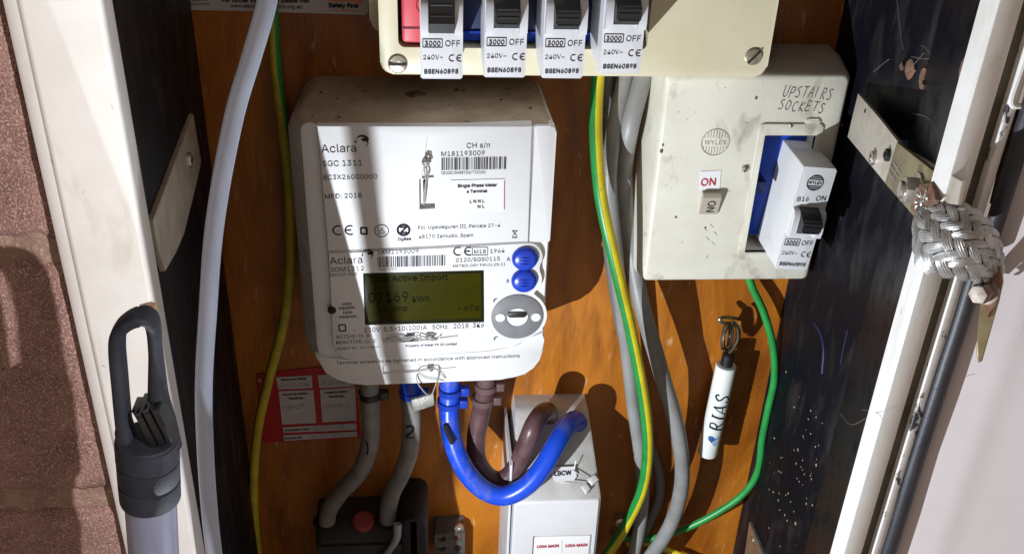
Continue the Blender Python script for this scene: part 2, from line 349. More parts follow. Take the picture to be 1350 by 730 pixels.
# opened door
DO = V((.1905, -.189, 0)); DD = V((.86, -.51, 0)).normalized(); DF = Fr(DO, DD, (0, 0, 1))     # h = towards the camera side
b = NB()
prf = [(0, 0), (.004, .0006), (.008, .0009), (.011, .0011), (.0135, .0014), (.0160, .0015), (.0185, .0013), (.021, .0010), (.025, .0009), (.06, .0009), (.12, .0004), (.30, .0006)]
vs = [[b.verts.new(DF(u, z, h)) for u, h in prf] for z in (-.62, .12)]; vb = [[b.verts.new(DF(u, z, -.018)) for u, h in prf] for z in (-.62, .12)]
k = len(prf)
for i in range(k-1):
    b.faces.new((vs[0][i], vs[0][i+1], vs[1][i+1], vs[1][i])); b.faces.new((vb[0][i], vb[1][i], vb[1][i+1], vb[0][i+1]))
b.faces.new((vs[0][0], vs[1][0], vb[1][0], vb[0][0])); b.faces.new((vs[0][-1], vb[0][-1], vb[1][-1], vs[1][-1]))
door = obj('door', b, M['door'], cup, sharp=30); door['label'] = 'opened grey white cupboard door'
# left strap, right small bracket
PA0, PAN = V((-.0925, -.1865, 0)), V((-.1805, .016, 0)).normalized()     # left side panel plane
SF = Fr(PA0, V((-.016, .1805, 0)), (0, 0, 1))
def lp(px, py): return SF.inv(hit(px, py, PA0, SF.n))
b = NB(); prism(b, [lp(*q) for q in ((248, 150), (259, 215), (247, 262), (235, 308), (224, 333), (210, 358), (200, 330), (193, 291))], .0002, .0022, SF, .0005)
strap = obj('strap', b, mat('tan_strap', (.50, .44, .36), .5, .2, c2=(.38,.32,.25), sc=90, spots=((.15,.08,.05),200,(1,1,1),.68,.75)), cup); strap['label'] = 'tan steel strap bolted to the left side panel'
b = NB(); u, v = lp(240, 211); prism(b, circ(u, v, .0032, 16), .0022, .0040, SF, .0006); prism(b, [(u-.0022, v-.0004), (u+.0022, v-.0004), (u+.0022, v+.0004), (u-.0022, v+.0004)], .0039, .0042, SF, mi=1)
obj('bolt', b, [M['steel'], M['dark']], strap)
RF = Fr((.2028, 0, 0), (0, -1, 0), (0, 0, 1)); RF = Fr((.2029, 0, 0), (0, 1, 0), (0, 0, 1))
def rp(px, py): return RF.inv(hit(px, py, RF.o, RF.n))
sgn = 1 if RF.n.x < 0 else -1
b = NB(); prism(b, [rp(*q) for q in ((992, 687), (1015, 740), (1020, 790), (990, 790), (985, 735))], .0003*sgn, .002*sgn, RF, 0)
br = obj('bracket', b, M['steel'], cup)
b = NB(); u, v = rp(996, 711); prism(b, circ(u, v, .0022, 14), .002*sgn, .0026*sgn, RF); obj('rivet', b, M['brass'], br)
# rust blisters, drips and cobwebs on the right post
PB0 = V((.1972, -.1045, 0)); PBD = V((.1688-.1972, -.1868+.1045, 0)).normalized(); BF = Fr(PB0, -PBD, (0, 0, 1))
def bp(px, py): return BF.inv(hit(px, py, PB0, BF.n))
def blob(bm, c, r, h, fr, rnd):
    n = 11; base = [(c[0]+r*rnd.uniform(.7, 1.2)*math.cos(2*math.pi*k/n), c[1]+r*rnd.uniform(.8, 1.25)*math.sin(2*math.pi*k/n)) for k in range(n)]
    prism(bm, base, 0, h, fr, abs(h)*.6)
rnd = random.Random(4)
sb = 1 if BF.n.dot(EYE-PB0) > 0 else -1
for q, r in (((1270, 90), .0034), ((1217, 112), .0016)):
    b = NB(); blob(b, bp(*q), r, .0007*sb, BF, rnd); obj('rust_blister', b, M['fleck'], cup)
for q, r in (((1201, 91), .0042), ((1220, 103), .0044), ((1190, 88), .0018)):
    b = NB(); blob(b, rp(*q), r, .0008*sgn, RF, rnd); obj('rust_blister', b, M['fleck'], cup)
b = NB()
for pts in (((1186, 0), (1189, 30), (1192, 55), (1195, 66)), ((1205, 75), (1225, 78), (1240, 70), (1258, 66)), ((1200, 95), (1215, 78), (1222, 70)), ((1155, 95), (1168, 84), (1176, 78)), ((1218, 60), (1226, 66), (1236, 84))):
    tube(b, [hit(*q, RF.o, RF.n) + V((-.0012, 0, 0)) for q in pts], .00008, 5, 4)
for pts in (((1205, 150), (1225, 155), (1238, 172)), ((1110, 545), (1125, 560), (1150, 548)), ((1140, 540), (1160, 545), (1166, 552))):
    tube(b, [hit(*q, PB0, BF.n) + BF.n*sb*.0008 for q in pts], .00009, 5, 4)
obj('cobweb', b, M['web'], cup)
b = NB()
for pts, w in ((((1074, 426), (1082, 440), (1086, 460), (1084, 492)), .0011), (((1118, 435), (1113, 455), (1108, 480)), .0004)):
    tube(b, [hit(*q, RF.o, RF.n) + V((-.0001, 0, 0)) for q in pts], w*.55, 6, 5)
obj('blue_paint_smear', b, mat('blue_smear', (.015, .018, .095), .5), cup)
b = NB()
rn2 = random.Random(9)
for i in range(80):
    q = (rn2.gauss(1062, 34), rn2.gauss(610, 55))
    if q[0] > 1085 - (q[1]-600)*.1: continue
    blob(b, rp(*q), rn2.uniform(.0002, .0007)*(2 if i < 4 else 1), .0002*sgn, RF, rn2)
o = obj('paint_speck', b, mat('tan_specks', (.34, .24, .15), .8), cup); o['kind'] = 'stuff'
# rusty hinge rod and white clip at the right edge
b = NB(); tube(b, [at(1343, 140, .178), at(1330, 190, .178), at(1311, 268, .178)], .0016, 10); tube(b, [at(1352, 150, .176), at(1338, 215, .176), at(1326, 262, .176)], .0011, 8)
obj('hinge_rod', b, M['rust'], cup)
b = NB(); tube(b, [at(1358, 60, .19), at(1344, 100, .19), at(1334, 130, .19), at(1336, 139, .19), at(1346, 140, .19), at(1366, 139, .19)], .0010, 8); obj('hinge_clip', b, M['white_paint'], cup)
b = NB(); prism(b, [U(1331, 236, .183), U(1345, 237, .183), U(1332, 277, .183), U(1319, 276, .183)], .181, .184, bev=.0004); obj('hinge_leaf', b, M['white_paint'], cup)
# ------------------------------------------------------------------ brick wall
bw = thing('brick_wall', 'rough purple brown brick wall left of the white frame strip', 'wall', (-.3, -.18, -.6))
b = NB(); nx, nz = 150, 240; g = []
for j in range(nz+1):
    z = -.60 + .70*j/nz
    g.append([b.verts.new((x, -.1930 - .0016*mnoise.noise((x*120, z*120, 1)) - .0009*mnoise.noise((x*400, z*400, 3)), z)) for x in [-.1128-.22*i/nx for i in range(nx+1)]])
for j in range(nz):
    for i in range(nx): b.faces.new((g[j][i], g[j][i+1], g[j+1][i+1], g[j+1][i]))
boxw(b, (-.62, -.1900, -.66), (-.1128, -.12, .14)); obj('mortar_bed', b, M['mortar'], bw, sharp=60)
def brick(x0, x1, z0, z1, rnd):
    bm = NB(); nx, nz = 64, 34; g = []
    for j in range(nz+1):
        row = []
        for i in range(nx+1):
            u, v = i/nx, j/nz; e = min(u, 1-u, 9)*(x1-x0); f = min(v, 1-v)*(z1-z0); d = min(e, f)
            y = -.1950 - .0011*mnoise.noise((x0*9+u*5, z0*7+v*3, 2)) - .0007*mnoise.noise((u*30, v*14+z0*40, 5)) - .0005*mnoise.noise((u*75, v*36, z0*90)) + .0022*max(0, 1-d/.0045)**2
            x = x0+u*(x1-x0)+.0012*mnoise.noise((u*7, v*9, z0*30)); z = z0+v*(z1-z0)+.0014*mnoise.noise((x0*20+u*9, v*2, z0*50))
            row.append(bm.verts.new((x, y, z)))
        g.append(row)
    for j in range(nz):
        for i in range(nx): bm.faces.new((g[j][i], g[j][i+1], g[j+1][i+1], g[j+1][i]))
    ed = g[0] + [r[-1] for r in g[1:]] + g[-1][-2::-1] + [r[0] for r in g[-2:0:-1]]
    bk = [bm.verts.new((v.co.x, -.16, v.co.z)) for v in ed]
    for i in range(len(ed)): bm.faces.new((ed[i], bk[i], bk[(i+1) % len(ed)], ed[(i+1) % len(ed)]))
    return obj('brick', bm, M['brick'], bw, sharp=60)
zs = [(-.1515, -.0575), (-.2535, -.1600), (-.3575, -.2630), (-.461, -.367), (-.565, -.471), (-.0485, .045)]
for k, (z0, z1) in enumerate(zs):
    off = .11 if k % 2 else 0
    xe = -.1132
    for i in range(3):
        x1 = xe - i*.222 + (0 if i == 0 else off); x0 = x1 - .213 + (off if i == 0 else 0)
        if x0 < -.61: x0 = -.61
        if x1 - x0 > .02: brick(x0, x1, z0, z1, rnd)
# ------------------------------------------------------------------ electricity meter
mt = thing('electricity_meter', 'white electricity meter with olive display and two blue buttons on the backboard', 'electricity meter', (0, 0, -.31))
def ring(x0, x1, z0, z1, rt, rb, Y): return [V((u, -Y, v)) for u, v in rr(x0, z0, x1, z1, (rb, rb, rt, rt), 7)]
b = NB()
loft(b, [ring(-.0615, .0572, -.309, -.167, .010, .024, 0), ring(-.0630, .0578, -.311, -.1675, .0085, .025, .036), ring(-.0632, .0581, -.3118, -.1685, .007, .025, .0455),
         ring(-.0615, .0580, -.3112, -.1688, .006, .024, .0485), ring(-.0565, .0573, -.3100, -.1690, .0045, .022, .0545), ring(-.0530, .0566, -.3085, -.1698, .004, .020, .0556)])
o = obj('body', b, [M['meter'], M['dusty_top'], M['meter_body']], mt, sharp=28)
for p in o.data.polygons:
    if p.normal.z > .75: p.material_index = 1
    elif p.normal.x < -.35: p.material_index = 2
# communications cover (upper) and its narrow right cheek
HY = .058
hub = NB(); prism(hub, [(-.0488, -.1692), (.0462, -.1689), (.0470, -.2278), (-.0479, -.2325)], .050, HY, bev=.0006)
hub = obj('communications_cover', hub, M['meter'], mt)
b = NB(); prism(b, rr(.0475, -.2285, .0574, -.1693, (0, .001, .003, .0005)), .050, .0574, bev=.0006); obj('cover_cheek', b, M['meter'], mt)
# metering panel with a scalloped right edge round the buttons and the port
def arcpts(c, r, a0, a1, n=10): return [(c[0]+r*math.cos(math.radians(a0+(a1-a0)*k/n)), c[1]+r*math.sin(math.radians(a0+(a1-a0)*k/n))) for k in range(n+1)]
BA, BB, PO = U(692, 340, HY), U(691, 369, HY), U(682, 417, HY)
poly = [(-.0478, -.2334), (.0420, -.2290)] + arcpts(BA, .0087, 75, -38) + arcpts(BB, .0087, 38, -48) + arcpts(PO, .0148, 62, -50, 12) + [(.0478, -.2840), (.0420, -.2885), (.0280, -.2906), (-.0390, -.2950), (-.0440, -.2938), (-.0472, -.2900), (-.0478, -.2850)]
b = NB(); prism(b, poly, .050, HY, bev=.0005); panel = obj('metering_panel', b, M['meter'], mt)
b = NB(); prism(b, [(-.0575, -.2925), (-.0480, -.2945), (-.0395, -.2958), (.0285, -.2914), (.0425, -.2892), (.0490, -.2838), (.0570, -.2800), (.0576, -.285), (.0573, -.2925), (.0560, -.2975), (.0530, -.3025), (.0485, -.3062), (.0430, -.3082), (.0360, -.3092), (-.0330, -.3112), (-.0400, -.3106), (-.0470, -.3080), (-.0530, -.3035)], .05, .0574, bev=.0007)
tcov = obj('terminal_cover', b, M['meter'], mt)
# pockets
def pocket(bmlist, target):
    for bm in bmlist: cut(target, bm)
b = NB(); prism(b, [U(478.5, 360, HY), U(638, 356, HY), U(638.5, 424.5, HY), U(481, 428.5, HY)], HY-.0015, HY+.005); cut(panel, b)
b = NB(); prism(b, [U(552.5, 236, HY), U(573, 235, HY), U(573.5, 275, HY), U(553, 276, HY)], HY-.003, HY+.005); cut(hub, b)
b = NB(); prism(b, [U(563.5, 180, HY), U(568, 180, HY), U(572, 234, HY), U(556, 235.5, HY)], HY-.0011, HY+.005); cut(hub, b)
b = NB(); prism(b, [U(503.5, 440, HY), U(553, 437, HY), U(553, 450, HY), U(505, 452, HY)], HY-.003, HY+.005); cut(panel, b)
b = NB(); prism(b, [U(554, 437.5, HY), U(604, 439, HY), U(604, 443, HY), U(554, 449.5, HY)], HY-.0010, HY+.005); cut(panel, b)
TY = .0574
b = NB(); prism(b, [U(504.5, 482, TY), U(552, 479, TY), U(552, 490, TY), U(505, 493, TY)], TY-.003, TY+.005); cut(tcov, b)
b = NB(); prism(b, [U(553, 478.5, TY), U(602, 480, TY), U(602, 484, TY), U(553, 489.5, TY)], TY-.0008, TY+.005); cut(tcov, b)
# display
b = NB(); prism(b, [U(479, 360.5, HY), U(637.5, 356.5, HY), U(638, 424, HY), U(481.5, 428, HY)], HY-.0018, HY-.0002, bev=.0004); disp = obj('display', b, M['lcd_frame'], mt)
b = NB(); prism(b, [U(483, 364, HY), U(634, 360, HY), U(634.5, 419, HY), U(485.5, 423.5, HY)], HY-.0008, HY-.0001); obj('display_glass', b, M['lcd'], disp)
b = NB()
text(b, 'Total Active Import', (486, 371.5), (590, 368.8), HY, bold=.00004); text(b, '07169', (486.5, 398.5), (538.5, 397), HY, k=1.18, bold=.00002); text(b, 'kWh', (544, 397.6), (566, 396.9), HY, bold=.00005)
text(b, 'L1  Imp', (500, 410.3), (537, 409.5), HY, bold=.00006); text(b, '- n7d', (603, 410), (631, 409), HY, bold=.00003)
obj('display_text', b, M['lcd_ink'], disp)
for c, nm in ((BA, 'A'), (BB, 'B')):
    b = NB(); lathe(b, (c[0], -HY+.001, c[1]), (0, -1, 0), [(.0064, 0), (.0064, .0018), (.0060, .0028), (.0048, .0036), (.0025, .0041), (0, .0042)], 26)
    bt = obj('button', b, M['blue_button'], mt, sharp=60)
    b = NB()
    for k in (-1, 0, 1): tube(b, [(c[0]-.0034, -HY-.0025, c[1]+k*.0017), (c[0], -HY-.0034, c[1]+k*.0017), (c[0]+.0034, -HY-.0025, c[1]+k*.0017)], .0003, 6)
    obj('grip_rib', b, M['blue_button'], bt)
b = NB(); lathe(b, (PO[0], -HY+.0006, PO[1]), (0, -1, 0), [(.0130, 0), (.0130, .0010), (.0124, .0014), (.0056, .0014), (.0054, .0006), (.0002, .0006)], 40)
port = obj('optical_port', b, M['port'], mt)
b = NB(); lathe(b, (PO[0], -HY, PO[1]), (0, -1, 0), [(.0054, 0), (.0052, .0008), (.0002, .0008)], 28); pc = obj('port_centre', b, M['meter'], port)
b = NB(); prism(b, rr(PO[0]-.0050, PO[1]+.0002, PO[0]+.0046, PO[1]+.0034, .0015), HY+.0003, HY+.0013, bev=.0003); obj('port_window', b, M['toggle'], pc)
for dx in (-.0086, .0092):
    b = NB(); lathe(b, (PO[0]+dx, -HY, PO[1]), (0, -1, 0), [(.0024, 0), (.0024, .0011), (.0002, .0012)], 18); obj('locating_stud', b, M['meter'], port)
b = NB(); lathe(b, (*[U(437.5, 408.5, HY)[0]], -HY+.0004, U(437.5, 408.5, HY)[1]), (0, -1, 0), [(.0021, 0), (.0021, .0007), (.0016, .0010), (0, .0010)], 18); obj('indicator_lamp', b, M['dark'], mt)
b = NB(); boxw(b, (-.0634, -.043, U(399, 343, .043)[1]-.0016), (-.0622, -.040, U(399, 343, .043)[1]+.0016)); obj('side_latch', b, mat('brown_latch', (.09, .045, .03), .7), mt)
# sticker
b = NB(); prism(b, [U(594, 237.5, HY), U(665.5, 235.8, HY), U(665, 277.3, HY), U(594, 278.5, HY)], HY+.0001, HY+.0003); stk = obj('sticker', b, M['sticker'], mt)
b = NB(); SY = HY+.0003
text(b, 'Single Phase Meter', (603.5, 247), (655, 245.6), SY, bold=.00008); text(b, '4 Terminal', (615.3, 254.3), (642.3, 253.4), SY, bold=.00008)
text(b, 'L N N L', (619.5, 267.5), (638.5, 266.8), SY, bold=.00006); text(b, 'N L', (629.8, 274.3), (638.6, 273.8), SY, bold=.00006)
obj('sticker_print', b, M['ink'], stk)
b = NB(); line(b, U(665, 238, SY), U(664.6, 276, SY), .0003, SY+.0001); obj('sticker_edge', b, M['red_ink'], stk)
# printing on the upper cover
b = NB(); bl = NB(); bc = NB(); bi = NB()
T = lambda s, A, B, **k: text(b, s, A, B, HY, **k)
T('Aclara', (424, 201.5), (470, 200)); swirl(bl, U(477.5, 187, HY), .0037, HY+.0002); T('SGC 1311', (425.3, 219.5), (477.5, 218)); T('8C3X26000000', (426.3, 237), (497.6, 235.3)); T('MFD: 2018', (428.8, 262), (477, 260.3))
T('CH s/n', (615.3, 195.4), (645.8, 194.6)); T('M181193009', (581.8, 206), (639, 204.6)); T('CB1SGC1MA8B93047T2A2656', (581.8, 230), (640, 228.6), k=1.5)
u, v = U(582, 224.3, HY); u1, v1 = U(668, 207, HY); barcode(bc, u, v, u1, v1-.0004, HY+.0002, n=44, tilt=.0006)
u, v = U(438.7, 310, HY); ce_mark(bi, u, v, .0053, HY+.0002)
u, v = U(475, 309, HY); frame_line(bi, u+.0004, v+.0003, u+.0031, v+.0036, .0009, HY+.0002)
c = U(503.3, 304, HY); arc(bi, c, .0030, .00335, 0, 360, HY+.0002, n=28); text(bi, 'UL', (c[0]-.0018, c[1]-.0005), (c[0]+.0016, c[1]-.0005), h=HY+.0002); line(bi, (c[0]-.0018, c[1]-.0014), (c[0]+.0018, c[1]-.0014), .0003, HY+.0002)
c = U(532, 303, HY); arc(bi, c, .0022, .0033, -20, 200, HY+.0002); arc(bi, c, .0022, .0033, 200, 340, HY+.0002)
line(bi, (c[0]-.0016, c[1]+.0014), (c[0]+.0016, c[1]+.0014), .0007, HY+.0003); line(bi, (c[0]-.0016, c[1]-.0014), (c[0]+.0016, c[1]-.0014), .0007, HY+.0003); line(bi, (c[0]+.0014, c[1]+.0014), (c[0]-.0014, c[1]-.0014), .0008, HY+.00025)
T('ZigBee', (524.3, 317), (542, 316.3), bold=.00005)
T('Pol. Ugaldeguren III, Parcela 27-4', (551, 302), (659.4, 299)); T('48170 Zamudio, Spain', (552, 314), (623.7, 312))
c = U(678.5, 308, HY); line(bi, (c[0]-.0011, c[1]+.0016), (c[0]+.0011, c[1]-.0013), .0003, HY+.0002); line(bi, (c[0]+.0011, c[1]+.0016), (c[0]-.0011, c[1]-.0013), .0003, HY+.00022); line(bi, (c[0]-.0013, c[1]+.0016), (c[0]+.0013, c[1]+.0016), .0003, HY+.0002); line(bi, (c[0]-.0012, c[1]-.0020), (c[0]+.0012, c[1]-.0020), .0005, HY+.0002)
obj('logo', bl, M['ink'], hub); obj('barcode', bc, M['ink'], hub); obj('approval_marks', bi, M['ink'], hub)['kind'] = 'stuff'
obj('cover_print', b, M['ink'], hub)
# printing on the metering panel
b = NB(); bl = NB(); bc = NB(); bi = NB()
T('Aclara', (435.3, 348.3), (478, 346.5)); swirl(bl, U(485, 336, HY), .0034, HY+.0002); T('SGM1312', (436, 358), (480, 356.3)); T('8621252-05000', (436, 364), (473, 362.2), k=1.3)
T('18M1193009', (498, 335.2), (552, 333)); u, v = U(498, 352.4, HY); u1, v1 = U(588, 337, HY); barcode(bc, u, v, u1, v1-.0003, HY+.0002, n=46, tilt=.0008); T('1803M193-0109', (498.5, 356.4), (524, 355.4), k=1.3)
u, v = U(597.3, 337, HY); ce_mark(bi, u, v, .0049, HY+.0002)
u, v = U(622.5, 336, HY); u1, v1 = U(643, 325.8, HY); frame_line(bi, u, v, u1, v1, .00028, HY+.0002); T('M18', (625, 334.3), (640.5, 333.6)); T('1964', (646.3, 333.6), (665.2, 332.6))
T('0120/SGS0115', (601, 345.3), (659, 343.2)); T('METROLOGY FW:01.05.11', (597, 352.3), (666, 349.8)); T('A', (667.7, 344), (672.7, 343.8)); T('B', (667.8, 372.4), (671.3, 372.2))
T('1000', (451, 402.3), (463.5, 401.6), bold=.00004); T('imp/kWh', (447, 407.5), (468.5, 406.4), bold=.00004); T('1000', (452, 413.5), (464.5, 412.8), bold=.00004); T('imp/kvarh', (447.5, 419), (470, 417.8), bold=.00004)
u, v = U(447.5, 436, HY); frame_line(bi, u, v, u+.0031, v+.0037, .0006, HY+.0002); text(b, '1', (u+.0072, v), (u+.0079, v), h=HY+.0002, k=.5)
T('230V  0,5-10(100)A   50Hz   2018  3K6', (480.5, 437.6), (638, 430.8), k=1.15)
T('ACTIVE: Cl. B', (443, 446), (487, 444)); T('REACTIVE: Cl. 2', (443.7, 453.3), (495, 451)); T('Made in EU   Ll——e——', (444.5, 460.5), (502, 458))
T('Property of Meter Fit 20 Limited', (535, 457), (602, 454.2), bold=.00003)
for (x, y) in ((654, 396), (654.5, 446)):
    c = U(x, y, HY); arc(bi, c, .0009, .0013, 60, 230, HY+.0002); line(bi, (c[0]-.0014, c[1]-.0001), (c[0]-.0004, c[1]+.0006), .0004, HY+.0002)
obj('panel_print', b, M['ink'], panel); obj('logo', bl, M['ink'], panel); obj('barcode', bc, M['ink'], panel); obj('approval_marks', bi, M['ink'], panel)['kind'] = 'stuff'
b = NB(); text(b, 'Terminal screws to be tightened in accordance with approved instructions', (443.5, 480), (685, 470.5), TY); obj('cover_print', b, M['ink'], tcov)
b = NB()
blob(b, (-.0055, -.024), .0034, .0008, Fr((0, 0, -.1674), (1, 0, 0), (0, -1, 0)) if False else Fr((0, 0, -.1672), (1, 0, 0), (0, 1, 0)), rnd)
TF = Fr((0, 0, -.1676), (1, 0, 0), (0, 1, 0))
for (x, y, r) in ((-.007, -.024, .0036), (-.003, -.0235, .0022), (.0135, -.018, .0014), (.0165, -.0185, .001), (.034, -.03, .0008), (-.03, -.02, .0007), (-.042, -.03, .0006), (.047, -.04, .0006), (-.05, -.022, .0008)): blob(b, (x, y), r, .0007, TF, rnd)
obj('dirt_fleck', b, M['fleck'], mt)
# ------------------------------------------------------------------ wire seals
def knot(bm, c, r, n=3, seed=1):
    q = random.Random(seed)
    for i in range(n):
        ax = V((q.uniform(-1, 1), q.uniform(-.4, .4), q.uniform(-1, 1))).normalized(); e = ax.orthogonal().normalized(); g = ax.cross(e)
        rad = r*q.uniform(.65, 1)
        tube(bm, [V(c)+(e*math.cos(a)+g*math.sin(a))*rad for a in [2*math.pi*k/10 for k in range(11)]], .00032, 6, 3)
sl = thing('wire_seal', 'twisted wire seal in the tall upright slot of the upper meter cover', 'wire seal', at(562, 215, HY))
b = NB(); knot(b, at(562.5, 214, HY+.0010), .0023, 4, 3); tube(b, [at(562, 222, HY+.001), at(565, 230, HY+.0005), at(561.5, 240, HY+.0005), at(561, 252, HY-.0004), at(560, 268, HY-.0016)], .0004, 6); tube(b, [at(563, 205, HY+.0008), at(559.5, 224, HY+.0012), at(562.5, 240, HY), at(558.5, 257, HY-.001), at(559, 272, HY-.0018)], .00035, 6)
obj('seal_wire', b, M['wire'], sl)
b = NB(); prism(b, [U(557.5, 240, HY), U(563, 240, HY), U(562, 257, HY), U(558, 257, HY)], HY-.002, HY-.0006, bev=.0003); obj('seal_ferrule', b, M['handle_black'], sl)
sl = thing('wire_seal', 'twisted wire seal lying in the level slot just below the display', 'wire seal', at(560, 444, HY))
b = NB(); knot(b, at(567, 443, HY+.0009), .0024, 4, 5); tube(b, [at(508, 447, HY-.0012), at(522, 444, HY-.0003), at(538, 447.5, HY), at(550, 442, HY+.0006), at(562, 445, HY+.0008)], .0004, 6); tube(b, [at(530, 448, HY-.001), at(545, 443, HY), at(556, 447, HY+.0006), at(575, 448, HY+.0006), at(581, 443, HY+.0006)], .0004, 6)
obj('seal_wire', b, M['wire'], sl)
b = NB(); prism(b, [U(535, 443, HY), U(546, 442.5, HY), U(545, 449, HY), U(537, 449, HY)], HY-.0015, HY-.0002, bev=.0003); obj('seal_ferrule', b, M['handle_black'], sl)
sl = thing('wire_seal', 'looped wire seal with a lead tag hanging over the blue cable', 'wire seal', at(566, 485, TY))
b = NB(); knot(b, at(567, 485, TY+.0010), .0019, 4, 8)
tube(b, [at(566, 485, TY+.001), at(555, 487, TY+.0016), at(549, 494, TY+.002), at(551, 505, TY+.0025), at(560, 517, TY+.003), at(566, 522, TY+.003)], .00034, 6)
tube(b, [at(568, 485, TY+.001), at(576, 486, TY+.0016), at(578, 494, TY+.002), at(574, 508, TY+.0027), at(569, 521, TY+.003)], .00034, 6)
tube(b, [at(576, 487, TY+.0012), at(585, 496, TY+.001), at(594, 502, TY-.003), at(603, 501, TY-.004)], .00025, 6); tube(b, [at(551, 492, TY+.001), at(562, 498, TY+.001), at(580, 500.5, TY+.0007), at(596, 502, TY-.002)], .00022, 6)
obj('seal_wire', b, M['wire'], sl)
b = NB(); prism(b, [U(542, 526, .060), U(571.5, 518, .060), U(573, 533, .060), U(544.5, 542, .060)], .0592, .0608, bev=.0003); obj('lead_tag', b, M['lead'], sl)
# ------------------------------------------------------------------ consumer unit
CY = .040
cu = thing('consumer_unit', 'cream consumer unit with red switch and breaker sockets above the meter', 'consumer unit', (.067, 0, -.152))
b = NB(); prism(b, rr(-.0262, -.1385, .152, .020, .006), 0, .022, bev=.001); obj('base', b, M['cream'], cu)
b = NB(); prism(b, rr(-.0212, -.1519, .1556, .020, .0055), .012, CY, bev=.0012, seg=3); cover = obj('cover', b, M['cream'], cu)
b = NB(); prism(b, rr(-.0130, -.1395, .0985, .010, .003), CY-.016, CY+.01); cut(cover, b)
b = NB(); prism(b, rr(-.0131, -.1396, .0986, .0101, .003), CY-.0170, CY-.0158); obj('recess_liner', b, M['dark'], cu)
b = NB(); prism(b, rr(-.0112, -.1375, .0010, -.03, .0015), CY-.0155, CY-.001, bev=.0008); sw = obj('main_switch', b, M['red'], cu)
b = NB(); line(b, (-.0110, U(540, 38, CY)[1]), (.001, U(540, 38, CY)[1]), .0009, CY-.0008); arc(b, (-.0010, U(540, 8, CY)[1]), .0035, .0040, 90, 270, CY-.0008); obj('switch_groove', b, mat('dark_red', (.16, .004, .015), .5), sw)
for i, x in enumerate((.0152, .0398, .0655)):
    b = NB(); prism(b, rr(x, -.1378, x+.0125, -.05, .0008), CY-.0155, CY-.006, bev=.0006)
    bs = obj('breaker_socket', b, M['dark_blue'], cu)
    b = NB(); prism(b, rr(x+.001, -.1376, x+.0115, -.1335, .0004), CY-.0062, CY-.0050, bev=.0004); obj('socket_lip', b, M['blue_base'], bs)
def screw(c, r, Y, ang, parent, tilt=0):
    b = NB(); lathe(b, (c[0], -Y+.0006, c[1]), (0, -1, 0), [(r, 0), (r, .0008), (r*.86, .0014), (r*.4, .0017), (0, .0018)], 22)
    e = V((math.cos(ang), math.sin(ang)))*r*.9; g = V((-math.sin(ang), math.cos(ang)))*r*.13
    s = obj('screw', b, M['brass'], parent)
    b = NB(); flat(b, [(c[0]+e.x+g.x, c[1]+e.y+g.y), (c[0]-e.x+g.x, c[1]-e.y+g.y), (c[0]-e.x-g.x, c[1]-e.y-g.y), (c[0]+e.x-g.x, c[1]+e.y-g.y)], Y+.0013); obj('screw_slot', b, M['dark'], s)
screw(U(524.5, 84, CY), .0044, CY, -.03, cu); screw(U(993.5, 74.5, CY), .0042, CY, .85, cu)
# ------------------------------------------------------------------ plug-in breakers
BRY = .065; BO = at(554.5, 104, BRY); BWD = .0178
def make_breaker(label, low, group, bm_mat):
    t = thing('circuit_breaker', label, 'circuit breaker', BO, group)
    f = Fr(BO)                       # u right, v up, h out of the front face
    b = NB(); prism(b, rr(0, 0, BWD, .0555, .0008), -.034, 0, f, .0009, 3); obj('body', b, bm_mat, t)
    for u0, u1 in ((.0003, .0034), (.0142, .0175)):
        b = NB(); prism(b, [(-.001, .0212), (.0004, .0196), (.0046, .0205), (.0052, .0235), (.0046, .0315), (.0028, .0338), (-.001, .0345)], -u1, -u0, Fr(f(0, 0, 0), (0, -1, 0), (0, 0, 1)), 0)
        obj('toggle_cheek', b, bm_mat, t)
    b = NB(); sf = Fr(f(0, 0, 0), (0, -1, 0), (0, 0, 1))
    if low: pr = [(-.002, .0435), (.0036, .0430), (.0050, .0375), (.0060, .0320), (.0090, .0262), (.0084, .0222), (.0045, .0212), (-.002, .0208)]
    else: pr = [(-.002, .0350), (.0034, .0342), (.0058, .0325), (.0096, .0305), (.0098, .0262), (.0060, .0240), (.0046, .0226), (-.002, .0216)]
    prism(b, pr, -.0140, -.0036, sf, 0)
    tg = obj('toggle', b, M['toggle'], t)
    b = NB()
    for dv in ((.0335, .0290, .0250) if low else (.0318, .0285, .0258)):
        tube(b, [f(.0044, dv, .0072 if low else .0096), f(.0132, dv, .0072 if low else .0096)], .0005, 6, 1, smooth=False)
    obj('grip_rib', b, M['toggle'], tg)
    b = NB(); h = .0002
    def q(px, py): p = at(px, py, BRY) - BO; return (p.x, p.z)
    u, v = q(557.5, 62.5); u1, v1 = q(583, 52); frame_line(b, u, v, u1, v1, .00032, h, f)
    text(b, '3000', (u+.0008, v+.0006), (u1-.0008, v+.0006), fr=f, h=h, bold=.00007); text(b, 'OFF', q(587, 61.5), q(606.5, 61.5), fr=f, h=h)
    text(b, '240V~', q(558, 79), q(584, 78.6), fr=f, h=h); u, v = q(591.5, 81.5); ce_mark(b, u, v, .0030, h, f)
    text(b, 'BSEN60898', q(559.5, 97.5), q(604, 97.2), fr=f, h=h, bold=.00007)
    obj('rating_print', b, M['ink'], t)
    return t
GRP = 'plug-in breakers along the consumer unit'
first = make_breaker('leftmost white plug-in breaker beside the red switch, its black toggle hanging lowest', True, GRP, M['breaker'])
proto = make_breaker('second white plug-in breaker from the red switch, black toggle raised', False, GRP, M['breaker'])
def copy_tree(o, parent=None):
    c = o.copy(); COL.objects.link(c); c.parent = parent
    for ch in list(o.children): copy_tree(ch, c)
    return c
proto.location = at(637.5, 102, BRY)
